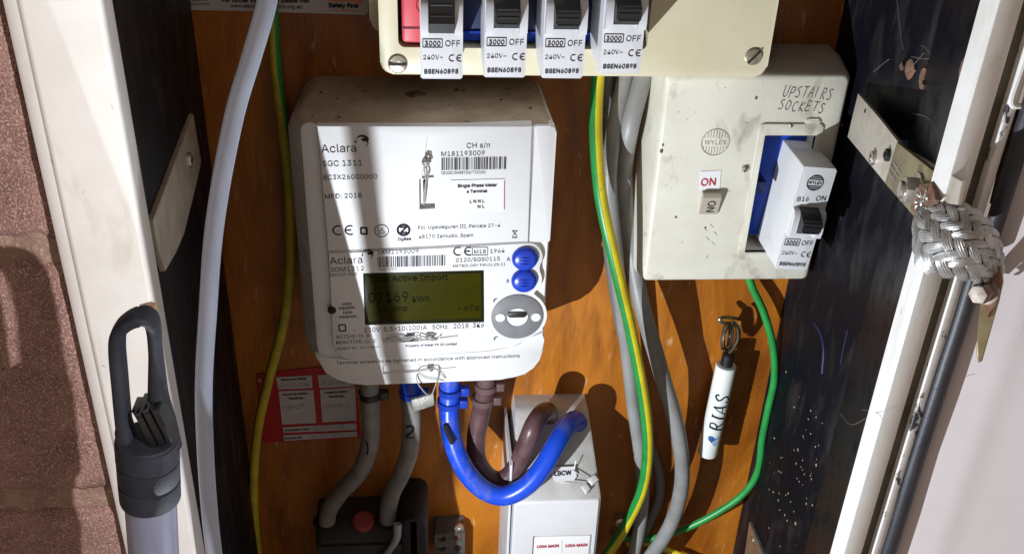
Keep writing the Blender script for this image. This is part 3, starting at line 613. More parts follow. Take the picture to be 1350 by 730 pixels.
for px, py, lab in ((713.5, 103.2, 'third white plug-in breaker from the red switch, with a blue socket on its left'), (789.5, 97, 'rightmost white plug-in breaker of the consumer unit, sitting slightly higher than the rest')):
    c = copy_tree(proto); c.location = at(px, py, BRY); c['label'] = lab
# ------------------------------------------------------------------ upstairs sockets box
XY = .034
sb_ = thing('socket_circuit_box', 'cream square circuit box marked UPSTAIRS SOCKETS beside the right post', 'circuit box', (.154, 0, -.27))
def qd(*pts): return [U(*p, XY) for p in pts]
def inset_rings():
    fr_ = [U(881, 98.5, XY), U(1121, 101, XY), U(1064.5, 368, XY), U(846, 369.5, XY)]
    x0 = fr_[0][0]; x1 = fr_[1][0]; z1 = fr_[0][1]; z0 = fr_[3][1]
    return x0, x1, z0, z1
x0, x1, z0, z1 = inset_rings()
b = NB()
loft(b, [[V((u, -Y, v)) for u, v in rr(x0-e, z0-e, x1+e*.9, z1+e, r)] for e, r, Y in ((.0045, .005, 0), (.0043, .005, .012), (.0012, .0035, XY-.0025), (.0002, .003, XY-.0008), (-.0012, .0025, XY))])
scover = obj('cover', b, M['old_cream'], sb_, sharp=30)
# recess with moulded surround
b = NB(); pl = qd((1001, 166), (1080, 166), (1073, 200), (1046, 338), (978, 334)); 
ru0, rv1 = U(1005, 166, XY); ru1, rv0 = U(1050, 336, XY)
ru0 = U(983, 320, XY)[0]; ru1 = U(1076, 176, XY)[0]
fu = [(ru0-.0028, rv0-.0012), (ru1+.0022, rv0-.0012), (ru1+.0022, rv1-.003), (ru1-.003, rv1+.0012), (ru0+.010, rv1+.0012), (ru0+.007, rv1+.005), (ru0+.014, rv1+.0055) , (ru0+.018, rv1+.0012)]
b = NB(); prism(b, rr(ru0-.0030, rv0-.0016, ru1+.0026, rv1+.0012, .0014), XY-.002, XY+.0010, bev=.0006); prism(b, rr(ru0+.0185, rv1+.0004, ru0+.0265, rv1+.0040, .0017), XY-.002, XY+.0008, bev=.0005)
sur = obj('socket_surround', b, M['old_cream'], sb_)
b = NB(); prism(b, rr(ru0, rv0+.002, ru1, rv1-.0045, .0008), XY-.014, XY+.01); cut(sur, b)
b = NB(); prism(b, rr(ru0, rv0+.002, ru1, rv1-.0045, .0008), XY-.018, XY+.01); cut(scover, b)
b = NB(); prism(b, rr(ru0+.0005, rv0+.0068, ru1-.0005, rv1-.005, .0006), XY-.0178, XY-.010, bev=.0006); bb = obj('breaker_socket', b, M['blue_base'], sb_)
b = NB(); zc = U(1003, 247, XY)[1]; prism(b, rr(ru0-.0006, zc-.0032, ru0+.0055, zc+.0030, .0005), XY-.012, XY+.0006, bev=.0005); prism(b, rr(ru0+.0004, zc-.0225, ru0+.0050, zc-.0205, .0002), XY-.012, XY-.0094); obj('socket_catch', b, M['dark_blue'], bb)
# rocker and its flag
c = U(937, 238, XY); b = NB(); prism(b, [U(924, 226, XY), U(950.5, 224.5, XY), U(948.5, 249.5, XY), U(922, 250, XY)], XY-.0004, XY+.0003); fl = obj('switch_flag', b, M['sticker'], sb_)
b = NB(); text(b, 'ON', (923.8, 245), (943, 244), XY+.0003, bold=.00012); obj('flag_print', b, M['red_ink'], fl)
RO = at(933, 281, XY); rf = Fr(RO + V((0, -.0002, 0)), (1, 0, 0), (0, -.25, 1))
u = U(922, 251, XY)[0]-RO.x
b = NB(); rk = Fr((RO.x-.0046, -XY, RO.z), (0, -1, 0), (0, 0, 1))
prism(b, [(-.001, -.0005), (.0012, 0), (.0040, .0105), (.0030, .0122), (-.001, .0125)], -.0092, 0, rk, 0)
rock = obj('rocker_switch', b, mat('tan_rocker', (.42, .37, .30), .45), sb_)
b = NB(); ff = Fr((RO.x-.0046, -XY-.0012, RO.z), (1, 0, 0), (0, -.0028, .0105)); text(b, 'ON', (.0030, .0088), (.0030, .0016), fr=ff, h=.0002, bold=.00005); obj('rocker_print', b, M['ink'], rock)
screw(U(983, 222, XY), .0021, XY-.0004, 1.2, sb_); screw(U(1043, 166, XY+.0008), .0010, XY+.0002, .3, sb_)
# moulded roundel
c = U(943, 187.5, XY); b = NB(); arc(b, c, .0066, .0070, 0, 360, XY+.0002, n=30)
for k in range(-4, 5):
    hh = math.sqrt(max(0, .0064**2-(k*.0014)**2))
    for s in (1, -1):
        if hh > .0025: line(b, (c[0]+k*.0014, c[1]+s*.0022), (c[0]+k*.0014, c[1]+s*hh), .00028, XY+.0002)
text(b, 'WYLEX', (c[0]-.0053, c[1]-.0013), (c[0]+.0053, c[1]-.0013), h=XY+.0002)
obj('moulded_roundel', b, mat('shadow_line', (.36, .31, .25), .6), scover)
# marker pen writing
LET = {'U': [[(0, 1), (.05, .2), (.3, 0), (.6, .2), (.7, 1)]], 'P': [[(0, 0), (.1, 1)], [(.1, 1), (.55, .95), (.6, .65), (.4, .5), (.05, .5)]], 'S': [[(.6, .95), (.3, 1), (.1, .8), (.35, .55), (.55, .3), (.35, .03), (0, .1)]],
       'T': [[(0, 1), (.75, .97)], [(.4, 1), (.3, 0)]], 'A': [[(0, 0), (.4, 1), (.65, 0)], [(.12, .4), (.6, .42)]], 'I': [[(.15, 1), (.1, 0)]], 'R': [[(0, 0), (.1, 1)], [(.1, 1), (.5, .95), (.55, .7), (.1, .5), (.6, 0)]],
       'O': [[(.3, 1), (.05, .8), (0, .3), (.25, 0), (.55, .2), (.6, .75), (.3, 1)]], 'C': [[(.6, .9), (.3, 1), (.05, .6), (.1, .15), (.35, 0), (.6, .1)]], 'K': [[(.05, 0), (.15, 1)], [(.65, 1), (.1, .45), (.65, 0)]], 'E': [[(.6, 1), (.1, 1), (.05, .5), (0, 0), (.55, .02)], [(.05, .52), (.5, .55)]]}
b = NB(); q = random.Random(5)
def hand(word, A, B, hz):
    A = V(U(*A, XY)); B = V(U(*B, XY)); d = (B-A); n = len(word); e = d.normalized(); g = V((-e.y, e.x)); w = d.length/n
    for i, ch in enumerate(word):
        o = A + e*(i*w) + g*q.uniform(-.0004, .0006)
        for st in LET[ch]:
            pts = [o + e*(x*w*.98+y*hz*.12) + g*(y*hz*q.uniform(.95, 1.05)) for x, y in st]
            tube(b, [XZ(p.x, p.y, XY+.0001) for p in pts], .00022, 5, 4 if len(pts) > 2 else 1, smooth=len(pts) > 2)
hand('UPSTAIRS', (1031, 128), (1097, 131.5), .0054); hand('SOCKETS', (1025, 145), (1087, 149), .0048)
obj('handwriting', b, M['marker'], scover)
b = NB()
for (x, y, r) in ((997, 129, .0007), (874, 191, .0006), (872, 199, .0009), (891, 286, .0006), (1110, 165, .0005), (930, 300, .0005)):
    cc = U(x, y, XY); flat(b, circ(*cc, r, 7, r*1.4), XY+.00012)
for (x, y) in ((936, 295), (928, 300), (941, 305), (931, 312), (938, 318)):
    cc = U(x, y, XY); line(b, cc, (cc[0]+.002, cc[1]-.002), .0002, XY+.0001)
obj('dirt_mark', b, mat('dark_stain', (.13, .09, .06), .8), scover)
# the fifth breaker, in this box
t5 = copy_tree(proto); B5 = at(1022, 354, .056); t5.location = B5; t5.scale = (.92, 1, 1.0); t5.rotation_euler = (0, math.radians(4.5), 0); t5['label'] = 'single white B16 breaker plugged into the blue socket of the UPSTAIRS SOCKETS box'; del t5['group']
for ch in t5.children:
    if ch.name.startswith(('body', 'toggle_cheek')):
        ch.data = ch.data.copy(); ch.data.materials.clear(); ch.data.materials.append(M['breaker_old'])
ORG[t5] = B5
b = NB(); f5 = Fr(B5, (math.cos(math.radians(4.5)), 0, -math.sin(math.radians(4.5))), (math.sin(math.radians(4.5)), 0, math.cos(math.radians(4.5))))
def q5(px, py): return f5.inv(at(px, py, .056))
text(b, 'B16', q5(1050.5, 265.3), q5(1065.5, 264.9), fr=f5, h=.0002); text(b, 'ON', q5(1075, 264.8), q5(1088, 264.4), fr=f5, h=.0002)
c = q5(1074.5, 241)
for k in range(-4, 5):
    y = k*.00085; hh = math.sqrt(max(0, .0039**2-y*y))
    if abs(k) > 1:
        line(b, (c[0]-hh, c[1]+y), (c[0]+hh, c[1]+y), .00042, .0002, f5)
arc(b, c, .0037, .0041, 0, 360, .00021, f5, n=24); text(b, 'WYLEX', (c[0]-.0034, c[1]-.0007), (c[0]+.0034, c[1]-.0007), fr=f5, h=.0002, bold=.00006)
for v_ in b.verts:
    d_ = v_.co - B5; v_.co = B5 + V((f5.ex.dot(d_)/.92, d_.y, f5.ey.dot(d_)/1.0))
obj('rating_print', b, M['ink'], t5)
# ------------------------------------------------------------------ cables
def gy(bm, pts, r, twist, start=(0, -1, 0)):
    tube(bm, pts, r, 18, 8, mats=lambda k, n: 0 if (k/n) < .5 else 1, twist=twist, start=start)
def A(*l): return [at(*p) for p in l]
b = NB(); gy(b, A((791, 60, .020), (788, 110, .022), (786, 180, .030), (792, 260, .038), (812, 350, .042), (831, 430, .042), (846, 510, .042), (854, 580, .040), (848, 640, .036), (826, 690, .030), (806, 722, .024), (786, 750, .018)), .00325, lambda t: math.radians(15+60*max(0, t-.70)/.30))
tag(obj('earth_cable', b, [M['green'], M['yellow']]), 'thick green and yellow earth cable running down right of the meter', 'cable')
b = NB(); gy(b, A((352, -40, .012), (360, 30, .012), (365, 100, .012), (373, 170, .014), (380, 240, .016), (383, 310, .018), (381, 380, .020), (371, 440, .020), (354, 500, .018), (341, 560, .016), (335, 620, .016), (336, 680, .016), (343, 760, .014)), .0027, lambda t: math.radians(165-115*min(1, max(0, (t-.15)/.4))))
tag(obj('earth_cable', b, [M['green'], M['dull_yellow']]), 'thin grubby green and yellow earth cable hanging left of the meter', 'cable')
b = NB(); tube(b, A((357, -60, .182), (352, 0, .183), (333, 70, .185), (310, 150, .187), (290, 250, .190), (277, 350, .193), (271, 450, .1955), (269, 550, .198), (273, 640, .200), (283, 730, .203), (300, 830, .206)), .0029, 18)
tag(obj('white_cable', b, M['white_cable']), 'thick pale bluish white cable hanging in front at the left', 'cable')
b = NB(); tube(b, A((836, 40, .010), (825, 100, .012), (810, 170, .018), (803, 245, .022), (812, 340, .022), (824, 440, .020), (836, 540, .020), (845, 610, .020), (846, 670, .018), (838, 720, .016), (824, 770, .014)), .0040, 16)
tag(obj('grey_cable', b, M['grey_cable']), 'grey sheathed cable nearest the thick green and yellow one', 'cable')
b = NB(); tube(b, A((860, 40, .010), (848, 100, .014), (831, 165, .020), (823, 220, .012), (824, 270, .010), (833, 330, .014), (845, 400, .022), (868, 480, .026), (888, 545, .026), (899, 605, .026), (897, 650, .024), (882, 695, .022), (850, 745, .020)), .0046, 16)
tag(obj('grey_cable', b, M['grey_cable']), 'thickest grey sheathed cable, bowing furthest right below the circuit box', 'cable')
b = NB(); tube(b, A((800, 60, .008), (802, 120, .008), (803, 200, .008), (800, 300, .008), (818, 430, .006), (850, 560, .006), (870, 640, .006), (850, 700, .006), (820, 760, .006)), .0030, 12)
tag(obj('grey_cable', b, mat('dark_grey_sheath', (.14, .14, .14), .5)), 'thin dark grey cable half hidden behind the other grey ones', 'cable')
b = NB(); tube(b, A((978, 320, .006), (989, 372, .008), (1006, 410, .010), (1019, 454, .012), (1021, 500, .014), (1012, 540, .014), (1005, 575, .014), (999, 620, .014), (978, 652, .014), (935, 681, .012), (890, 701, .010), (850, 710, .008), (806, 706, .004)), .0022, 14)
tag(obj('green_cable', b, M['green']), 'bright green cable curving down from under the circuit box', 'cable')
b = NB(); tube(b, A((826, 716, .006), (850, 715, .006), (874, 722, .008), (905, 735, .010), (940, 755, .010)), .0021, 12)
tag(obj('yellow_cable', b, M['yellow']), 'short yellow cable crossing low behind the grey cables', 'cable')
def tail(name, pts, r, m, lab, group=None):
    t = thing(name, lab, 'cable', at(*pts[0]), group); b = NB(); tube(b, A(*pts), r, 18, 8); obj('sheath', b, m, t); return t
def ties(t, spec, m, buckle=True):
    for (x, y, Y, r, bx) in spec:
        c = at(x, y, Y); b = NB(); lathe(b, c + V((0, 0, -.0019)), (0, 0, 1), [(r-.0006, 0), (r+.0005, .0002), (r+.0005, .0036), (r-.0006, .0038)], 22)
        if buckle: boxw(b, (c.x+r-.0005, c.y-.0028, c.z-.0026), (c.x+r+.0042, c.y+.0010, c.z+.0026), .0006)
        obj('cable_tie', b, m, t)
tie_blk = mat('black_cable_tie', (.02, .02, .02), .3); tie_brn = mat('brown_cable_tie', (.14, .085, .085), .3); tie_blu = mat('blue_cable_tie', (.012, .05, .42), .3)
t = tail('meter_tail', ((486, 480, .032), (488, 520, .032), (489, 555, .032), (486, 590, .032), (474, 622, .030), (450, 648, .026), (434, 672, .023), (430, 700, .021)), .0052, M['dark_grey'], 'grey meter tail marked with a black dash, left of its twin')
ties(t, ((488, 519, .032, .0058, 1),), tie_blk)
def mark(t, pts, w, Yo=0):
    b = NB()
    for p in pts: tube(b, A(*p), w, 6, 4)
    obj('pen_mark', b, M['ink'], t)
mark(t, (((484, 581, .0366), (485.5, 590, .0367), (484.5, 598, .0367)),), .0009)
t = tail('meter_tail', ((541, 480, .032), (541, 520, .032), (542, 560, .032), (539, 595, .032), (529, 625, .030), (517, 650, .026), (512, 672, .023), (511, 698, .021)), .0052, M['dark_grey'], 'grey meter tail marked 2 with a blue sleeve at its top')
ties(t, ((541, 517, .032, .0058, 1),), tie_blu)
b = NB(); lathe(b, at(541, 512, .032), (0, 0, 1), [(.0056, -.001), (.0057, 0), (.0057, .010), (.005, .011)], 20); obj('blue_sleeve', b, tie_blu, t)
mark(t, (((536, 563, .0372), (543, 561, .0372), (545, 566, .0372), (540, 571, .0371), (536, 576, .0370), (546, 576, .0368)),), .0006)
t = tail('meter_tail', ((593, 490, .036), (593, 520, .038), (592, 550, .042), (598, 585, .048), (614, 620, .054), (638, 645, .058), (666, 653, .060), (694, 640, .060), (716, 615, .056), (733, 585, .048), (747, 561, .036), (757, 553, .026), (763, 562, .018), (763, 580, .010)), .0055, M['blue_cable'], 'bright blue meter tail looping from the meter into the white isolator')
ties(t, ((594, 514, .038, .0060, 1), (592, 530, .039, .0060, 1)), tie_blu)
mark(t, (((587, 560, .0485), (591, 572, .0515), (597, 584, .0535)),), .0016)
t = tail('meter_tail', ((641, 490, .034), (640, 515, .034), (634, 545, .034), (628, 575, .036), (629, 605, .040), (643, 627, .044), (662, 632, .046), (680, 616, .046), (692, 590, .046), (703, 562, .044), (714, 545, .034), (722, 542, .022), (724, 556, .014), (722, 580, .010)), .0053, M['brown_cable'], 'brown meter tail looping up into the white isolator behind the blue one')
ties(t, ((641, 508, .034, .0058, 1), (637, 526, .034, .0058, 1)), tie_brn)
# ------------------------------------------------------------------ isolator
iso = thing('isolator_switch', 'white isolator switch box with a dusty sloping top below the meter', 'isolator', (.0715, 0, -.46))
b = NB()
def isr(z, Yf, x0, x1, bev=.0015):      # outline of a level slice
    return [V((x0, 0, z)), V((x0, -Yf+bev, z)), V((x0+bev, -Yf, z)), V((x1-bev, -Yf, z)), V((x1, -Yf+bev, z)), V((x1, 0, z))]
loft(b, [isr(-.50, .060, .0455, .0955), isr(-.3945, .060, .0460, .0952), isr(-.3925, .0595, .0462, .0951), isr(-.3915, .0585, .0463, .0951), isr(-.3660, .019, .0490, .0922), isr(-.3640, .016, .0492, .0920), isr(-.3630, .012, .0494, .0916)])
o = obj('body', b, [M['iso'], M['iso_dusty']], iso, sharp=30)
for p in o.data.polygons:
    if p.normal.z > .3: p.material_index = 1
b = NB(); boxw(b, (.0436, -.052, -.50), (.0452, 0, -.372), .0005); obj('side_lip', b, M['iso'], iso)
IY = .060
wu0, wv1 = U(703, 706, IY); wu1, _ = U(783, 703, IY)
b = NB(); prism(b, rr(wu0, -.47, wu1, wv1, .0008), IY-.004, IY+.0005); pk = NB(); prism(pk, rr(wu0, -.47, wu1, wv1, .0008), IY-.003, IY+.01); b.free(); cut(o, pk)
b = NB(); prism(b, rr(wu0+.0006, -.46, wu1-.0018, wv1-.0022, .0006), IY-.0028, IY-.0012, bev=.0004); win = obj('label_plate', b, M['sticker'], iso)
b = NB(); text(b, '100A MAIN', (707.5, 721.5), (736.5, 720.2), IY-.0012, bold=.00016, k=1.25); text(b, '100A MAIN', (745, 720.3), (774, 719), IY-.0012, bold=.00016, k=1.25); obj('label_print', b, M['red_ink'], win)
b = NB(); line(b, U(740.5, 711, IY-.0012), U(741, 728, IY-.0012), .0003, IY-.0010); obj('label_divider', b, M['slot'], win)
# paper and wire seal lying on the slope
SLO = V((.07, -.0595, -.3917)); SN = Fr(SLO, (1, 0, 0), (0, .0385, .0265))
def sp(px, py): return SN.inv(hit(px, py, SLO, SN.n))
ps = thing('paper_seal', 'white paper seal with wire and a clear tag on the isolator slope', 'seal', hit(745, 625, SLO, SN.n))
b = NB(); prism(b, [sp(*q) for q in ((726, 622), (732, 616), (757, 615), (760, 628), (756, 634), (742, 636), (730, 634))], .0008, .0012, SN); obj('paper_tag', b, M['sticker'], ps)
b = NB(); u, v = sp(731, 627.5); u1, v1 = sp(753, 626); text(b, 'LBCW', (u, v), (u1, v1), fr=SN, h=.0014, bold=.00016); obj('tag_print', b, M['ink'], ps)
b = NB(); tube(b, [hit(755, 620, SLO, SN.n)+SN.n*.0015, hit(765, 628, SLO, SN.n)+SN.n*.0022, hit(775, 634, SLO, SN.n)+SN.n*.002], .0003, 6); tube(b, [hit(738, 636, SLO, SN.n)+SN.n*.001, hit(752, 637, SLO, SN.n)+SN.n*.0022, hit(768, 638, SLO, SN.n)+SN.n*.002], .0003, 6); tube(b, [hit(757, 618, SLO, SN.n)+SN.n*.001, hit(758, 609, SLO, SN.n)+SN.n*.004], .0003, 6); obj('seal_wire', b, M['wire'], ps)
b = NB()
for qd_ in (((773, 632), (783, 626), (789, 633), (780, 641)), ((765, 642), (772, 637), (778, 645), (772, 652))): prism(b, [sp(*q) for q in qd_], .0008, .0026, SN, .0004)
obj('clear_tag', b, mat('clear_seal', (.6, .6, .58), .12, coat=.5), ps)
# ------------------------------------------------------------------ service cut-out and terminal block
co = thing('service_cutout', 'dark brown service cut-out with faded red plug at the bottom', 'service cutout', (-.035, 0, -.45))
CO = .032
b = NB(); x0, x1 = U(414, 720, CO)[0], U(552, 710, CO)[0]; zt = U(480, 706, CO)[1]
loft(b, [[V((u, -Y, v)) for u, v in rr(x0+e, -.50, x1-e, z, r)] for e, z, r, Y in ((0, zt+.002, .004, 0), (0, zt+.002, .004, CO-.012), (.001, zt+.0005, .005, CO-.005), (.0015, zt-.003, .005, CO))])
o = obj('body', b, M['cutout'], co)
b = NB(); prism(b, rr(x0+.002, zt-.0095, x1-.003, zt-.006, .001), CO-.003, CO+.002, bev=.0008); obj('front_ledge', b, M['cutout'], co)
for px in (430, 511):
    c = at(px, 694, .021); b = NB(); lathe(b, (c.x, -.021, zt+.0012), (0, 0, 1), [(.0075, 0), (.0078, .0012), (.0062, .0016), (.006, 0)], 22); obj('cable_entry', b, M['dark'], co)
c = at(479, 683, .022); b = NB(); lathe(b, (c.x, -.022, zt+.001), (0, -.35, 1), [(.0068, 0), (.0068, .0030), (.0056, .0042), (0, .0046)], 26); obj('red_plug', b, M['soft_red'], co)
b = NB(); c = at(545, 690, .03); loft(b, [[V((u, -Y, v)) for u, v in rr(c.x-.0085+e, -.5, c.x+.0088-e, c.z+.0095-e, .0075)] for e, Y in ((0, 0), (0, .028), (.0015, .034), (.003, .035))]); obj('side_cap', b, M['dark'], co)
b = NB(); tube(b, A((524, 690, .034), (523, 708, .0365), (515, 722, .037), (498, 745, .036)), lambda t: .0026-.0008*t, 12); tag(obj('grey_flex', b, mat('pale_grey_flex', (.34, .33, .34), .35)), 'short pale grey flex across the front of the dark cut-out', 'cable')
tb = thing('terminal_block', 'small grey translucent terminal block right of the cut-out', 'terminal block', at(594, 730, .03))
TBY = .016; u0, v1 = U(573, 703, TBY); u1, _ = U(613, 703, TBY)
b = NB(); prism(b, rr(u0, v1-.026, u1, v1, .001), 0, TBY, bev=.0012); o = obj('body', b, M['clear'], tb)
for i in range(2):
    for j in range(2):
        cx = u0+.0042+i*(u1-u0-.0085); cz = v1-.0045-j*.0085
        b = NB(); prism(b, circ(cx, cz, .0028, 16), TBY-.005, TBY+.01); cut(o, b)
        b = NB(); prism(b, circ(cx, cz, .0027, 14), TBY-.0049, TBY-.003); obj('terminal_screw', b, M['brass'] if i == 0 else mat('coppery_screw', (.30, .10, .07), .5, .5), tb)
b = NB(); lathe(b, at(605, 694, .012), (0, -1, 0), [(.003, 0), (.003, .002), (.0012, .0022), (.001, .0006)], 16); obj('washer', b, M['steel'], tb)
b = NB(); lathe(b, at(818, 686, .004), (0, -1, 0), [(.0036, -.004), (.0036, .002), (.0018, .0024), (.0016, .001)], 18); tag(obj('earth_terminal', b, M['steel']), 'round steel earth terminal screwed low on the board behind the cables', 'terminal')
# ------------------------------------------------------------------ cards on the board
def quadf(pts, Y): return [U(*p, Y) for p in pts]
rc = thing('red_card', 'red record card with white fields low on the board left of the tails', 'card', at(405, 583, 0))
b = NB(); prism(b, quadf(((338, 493), (466, 478), (476, 577), (345, 583)), .0006), 0, .0006); obj('card', b, M['red_card'], rc)
F_ = ((364, 497, 411, 494.5, 412, 511, 367, 513), (419, 494.5, 466, 490, 467, 509, 421, 511), (367.5, 515.5, 413, 513.5, 417, 557, 372, 559), (422, 513.5, 468, 510, 470, 554, 425, 556), (373, 563, 469.5, 557.5, 470, 566, 374, 570), (374, 573.5, 470.5, 568.5, 471, 575, 375, 580.5))
for f in F_:
    b = NB(); prism(b, quadf(((f[0], f[1]), (f[2], f[3]), (f[4], f[5]), (f[6], f[7])), .0008), .0005, .0009); obj('white_field', b, M['paper'], rc)
b = NB(); YY = .0009
for s, p, q in (('Removed Meter', (371, 501.5), (404.5, 499.5)), ('Removed Meter', (374, 521), (406, 519)), ('Readings', (381, 526), (400, 525)), ('Installed Meter', (428, 518.5), (458, 516.5)), ('Readings', (434, 523.5), (454, 522.5)), ('Installation Date', (376, 568), (408, 566)), ('Installer ID', (376, 578.5), (398, 577))): text(b, s, p, q, YY, bold=.00008)
obj('card_print', b, M['ink'], rc)
b = NB()
for s, p, q in (('L9 76 2U4', (369, 510.5), (407, 508)), ('T3nd7', (371, 541), (401, 537)), ('00000-1', (427, 538), (461, 535)), ('02/01/18', (414, 567), (454, 562.5)), ('S1 18/ 1E C', (409, 577.5), (452, 573))): text(b, s, p, q, YY, shear=.25)
text(b, '0 2 25', (423, 508.0), (455, 504.5), YY, shear=.2, k=.8)
obj('pen_writing', b, M['pen'], rc)
b = NB(); text(b, 'S', (341, 503.5), (345, 503), .0006, bold=.0001); obj('card_letter', b, M['paper'], rc)
ps = thing('safety_sticker', 'grey white electrical safety notice at the top left of the board', 'sticker', at(365, 18, 0))
b = NB(); prism(b, [U(236, -30, .0005), U(487, -24, .0005), U(485.5, 16, .0005), U(482, 20, .0005), U(400, 17.5, .0005), U(330, 15, .0005), U(243, 13.5, .0005)], 0, .0005); obj('sheet', b, M['paper'], ps)
b = NB(); YY = .0005
text(b, 'For further information please visit', (293, 3.2), (408, 3.8), YY, bold=.00012); text(b, 'www.electricalsafetyfirst.org.uk/', (304, 10), (399, 11.5), YY, bold=.00005); text(b, 'Safety First', (433.5, 9.8), (472.5, 10.6), YY, bold=.0002)
text(b, 'Competent Person', (248, 2), (276, 1.5), YY); text(b, 'Department', (252, 7.6), (277, 6.8), YY); flat(b, circ(*U(238, 3, YY), .003, 14), YY+.0002)
obj('notice_print', b, M['ink'], ps)
b = NB(); text(b, 'Electrical', (433.5, 2), (470, 2.6), YY, bold=.0002); flat(b, circ(*U(473, 1, YY), .0016, 14), YY+.0002); line(b, U(434, 13.5, YY), U(474, 14.6, YY), .0004, YY+.0002); obj('orange_print', b, M['orange'], ps)
# ------------------------------------------------------------------ hook, ring and key tag
hk = thing('screw_hook', 'small steel screw hook in the board holding the key ring', 'hook', at(965, 416, 0))
b = NB(); tube(b, [at(975, 421, 0), at(968, 419, .008), at(955, 418, .012), at(949, 420, .014), at(952, 425, .014), at(962, 426, .012)], .0010, 9); obj('hook_wire', b, mat('dull_steel', (.35, .33, .30), .35, .9), hk)
kt = thing('key_tag', 'white RIAS key tag hanging from the hook by a split ring', 'key tag', at(958, 470, .012))
KA = at(957.5, 481, .014); KB = at(932.5, 597, .014); kx = (KB-KA).normalized()
b = NB(); L_ = (KB-KA).length; R_ = .0060
lathe(b, KA, kx, [(.0030, -.0004), (.0056, 0), (R_, .0006), (R_, .002)] + [(R_*(1 if i % 1 == 0 else 1), .002+i*.002) for i in range(1, 2)] + [(R_, L_-.0008), (.0056, L_), (.002, L_+.0002)], 28); obj('tag_body', b, M['tag'], kt)
b = NB(); lathe(b, KA - kx*.0085, kx, [(.0026, 0), (.0036, .001), (.0036, .0095)], 14); obj('tag_loop', b, M['handle_black'], kt)
b = NB(); c = at(957, 444, .015)
for dd, rr_, tl in ((0, .0060, .75), (.0012, .0058, .85)):
    ax = V((math.cos(tl), -math.sin(tl)*.75, .12)).normalized(); e = V((0, 0, 1)); e = (e-ax*e.dot(ax)).normalized(); g = ax.cross(e)
    tube(b, [c + ax*dd + (e*math.cos(a)*1.35+g*math.sin(a))*rr_ for a in [2*math.pi*k/16 for k in range(17)]], .00095, 8, 3)
tube(b, A((965, 424, .016), (972, 432, .016), (973, 445, .016), (968, 456, .016), (962, 464, .015)), .0015, 8)
obj('split_ring', b, mat('dark_chrome', (.30, .27, .23), .22, 1.0), kt)
# lettering along the tag: drawn serif letters, wrapped on the round body
b = NB()
side = (V((0, -1, 0)) - kx*V((0, -1, 0)).dot(kx)).normalized(); across = kx.cross(side)     # side faces the lens side
if across.x < 0: across = -across
def onb(s, a):      # s metres up from the lower end, a metres across
    th = a/R_; return KB - kx*s + (side*math.cos(th) + across*math.sin(th))*(R_+.0002)
def stroke(pts, w0, w1=None, sub=5):
    w1 = w0 if w1 is None else w1; P = catmull([(p[0], p[1], 0) for p in pts], sub) if len(pts) > 2 else [V((pts[0][0], pts[0][1], 0)).lerp(V((pts[1][0], pts[1][1], 0)), k/4) for k in range(5)]
    pr = None
    for i, p in enumerate(P):
        d = (P[min(i+1, len(P)-1)]-P[max(i-1, 0)]).normalized(); t = i/(len(P)-1); w = (w0+(w1-w0)*t)/2; g = V((-d.y, d.x, 0))*w
        cur = (b.verts.new(onb(p.x+g.x, p.y+g.y)), b.verts.new(onb(p.x-g.x, p.y-g.y)))
        if pr: b.faces.new((pr[0], pr[1], cur[1], cur[0]))
        pr = cur
SER = {'R': [([(.18, 0), (.18, 1)], .13), ([(.18, .98), (.5, .98), (.64, .76), (.5, .53), (.18, .5)], .08), ([(.36, .5), (.80, 0)], .12), ([(.02, .02), (.36, .02)], .05), ([(.04, .98), (.2, .98)], .05), ([(.74, .02), (.92, .02)], .05)],
       'I': [([(.2, 0), (.2, 1)], .13), ([(.04, .02), (.36, .02)], .05), ([(.04, .98), (.36, .98)], .05)],
       'A': [([(.06, 0), (.46, 1)], .05), ([(.46, 1), (.82, 0)], .13), ([(.2, .34), (.68, .34)], .05), ([(-.04, .02), (.18, .02)], .05), ([(.68, .02), (.96, .02)], .05)],
       'S': [([(.56, .78), (.5, .95), (.3, 1), (.1, .82), (.22, .6), (.5, .42), (.58, .2), (.4, 0), (.18, .02), (.06, .22)], .10)]}
HS = .0080; s0 = L_*.335
for ch, adv in (('R', .92), ('I', .46), ('A', .98), ('S', .6)):
    for pts, w in SER[ch]:
        # reading up the tag, tops of the letters to the left
        stroke([(s0 + x*HS + (y-.5)*HS*.25, -(y-.5)*HS - .0002) for x, y in pts], w*HS*1.35)
    s0 += adv*HS*1.12
obj('tag_lettering', b, M['ink'], kt)
b = NB(); b2 = NB()
def diamond(bm, s, a, r, sx=1):
    f = [bm.verts.new(onb(s+dx*r, a+dy*r)) for dx, dy in ((1, 0), (0, 1), (-1, 0), (0, -1))]; bm.faces.new(f)
diamond(b, L_*.235, -.0012, .0026); diamond(b, L_*.255, -.0024, .0016); obj('tag_emblem', b, M['logo_blue'], kt)
diamond(b2, L_*.19, .0012, .0021); diamond(b2, L_*.25, .0018, .0012); o = obj('tag_emblem', b2, M['logo_pale'], kt)
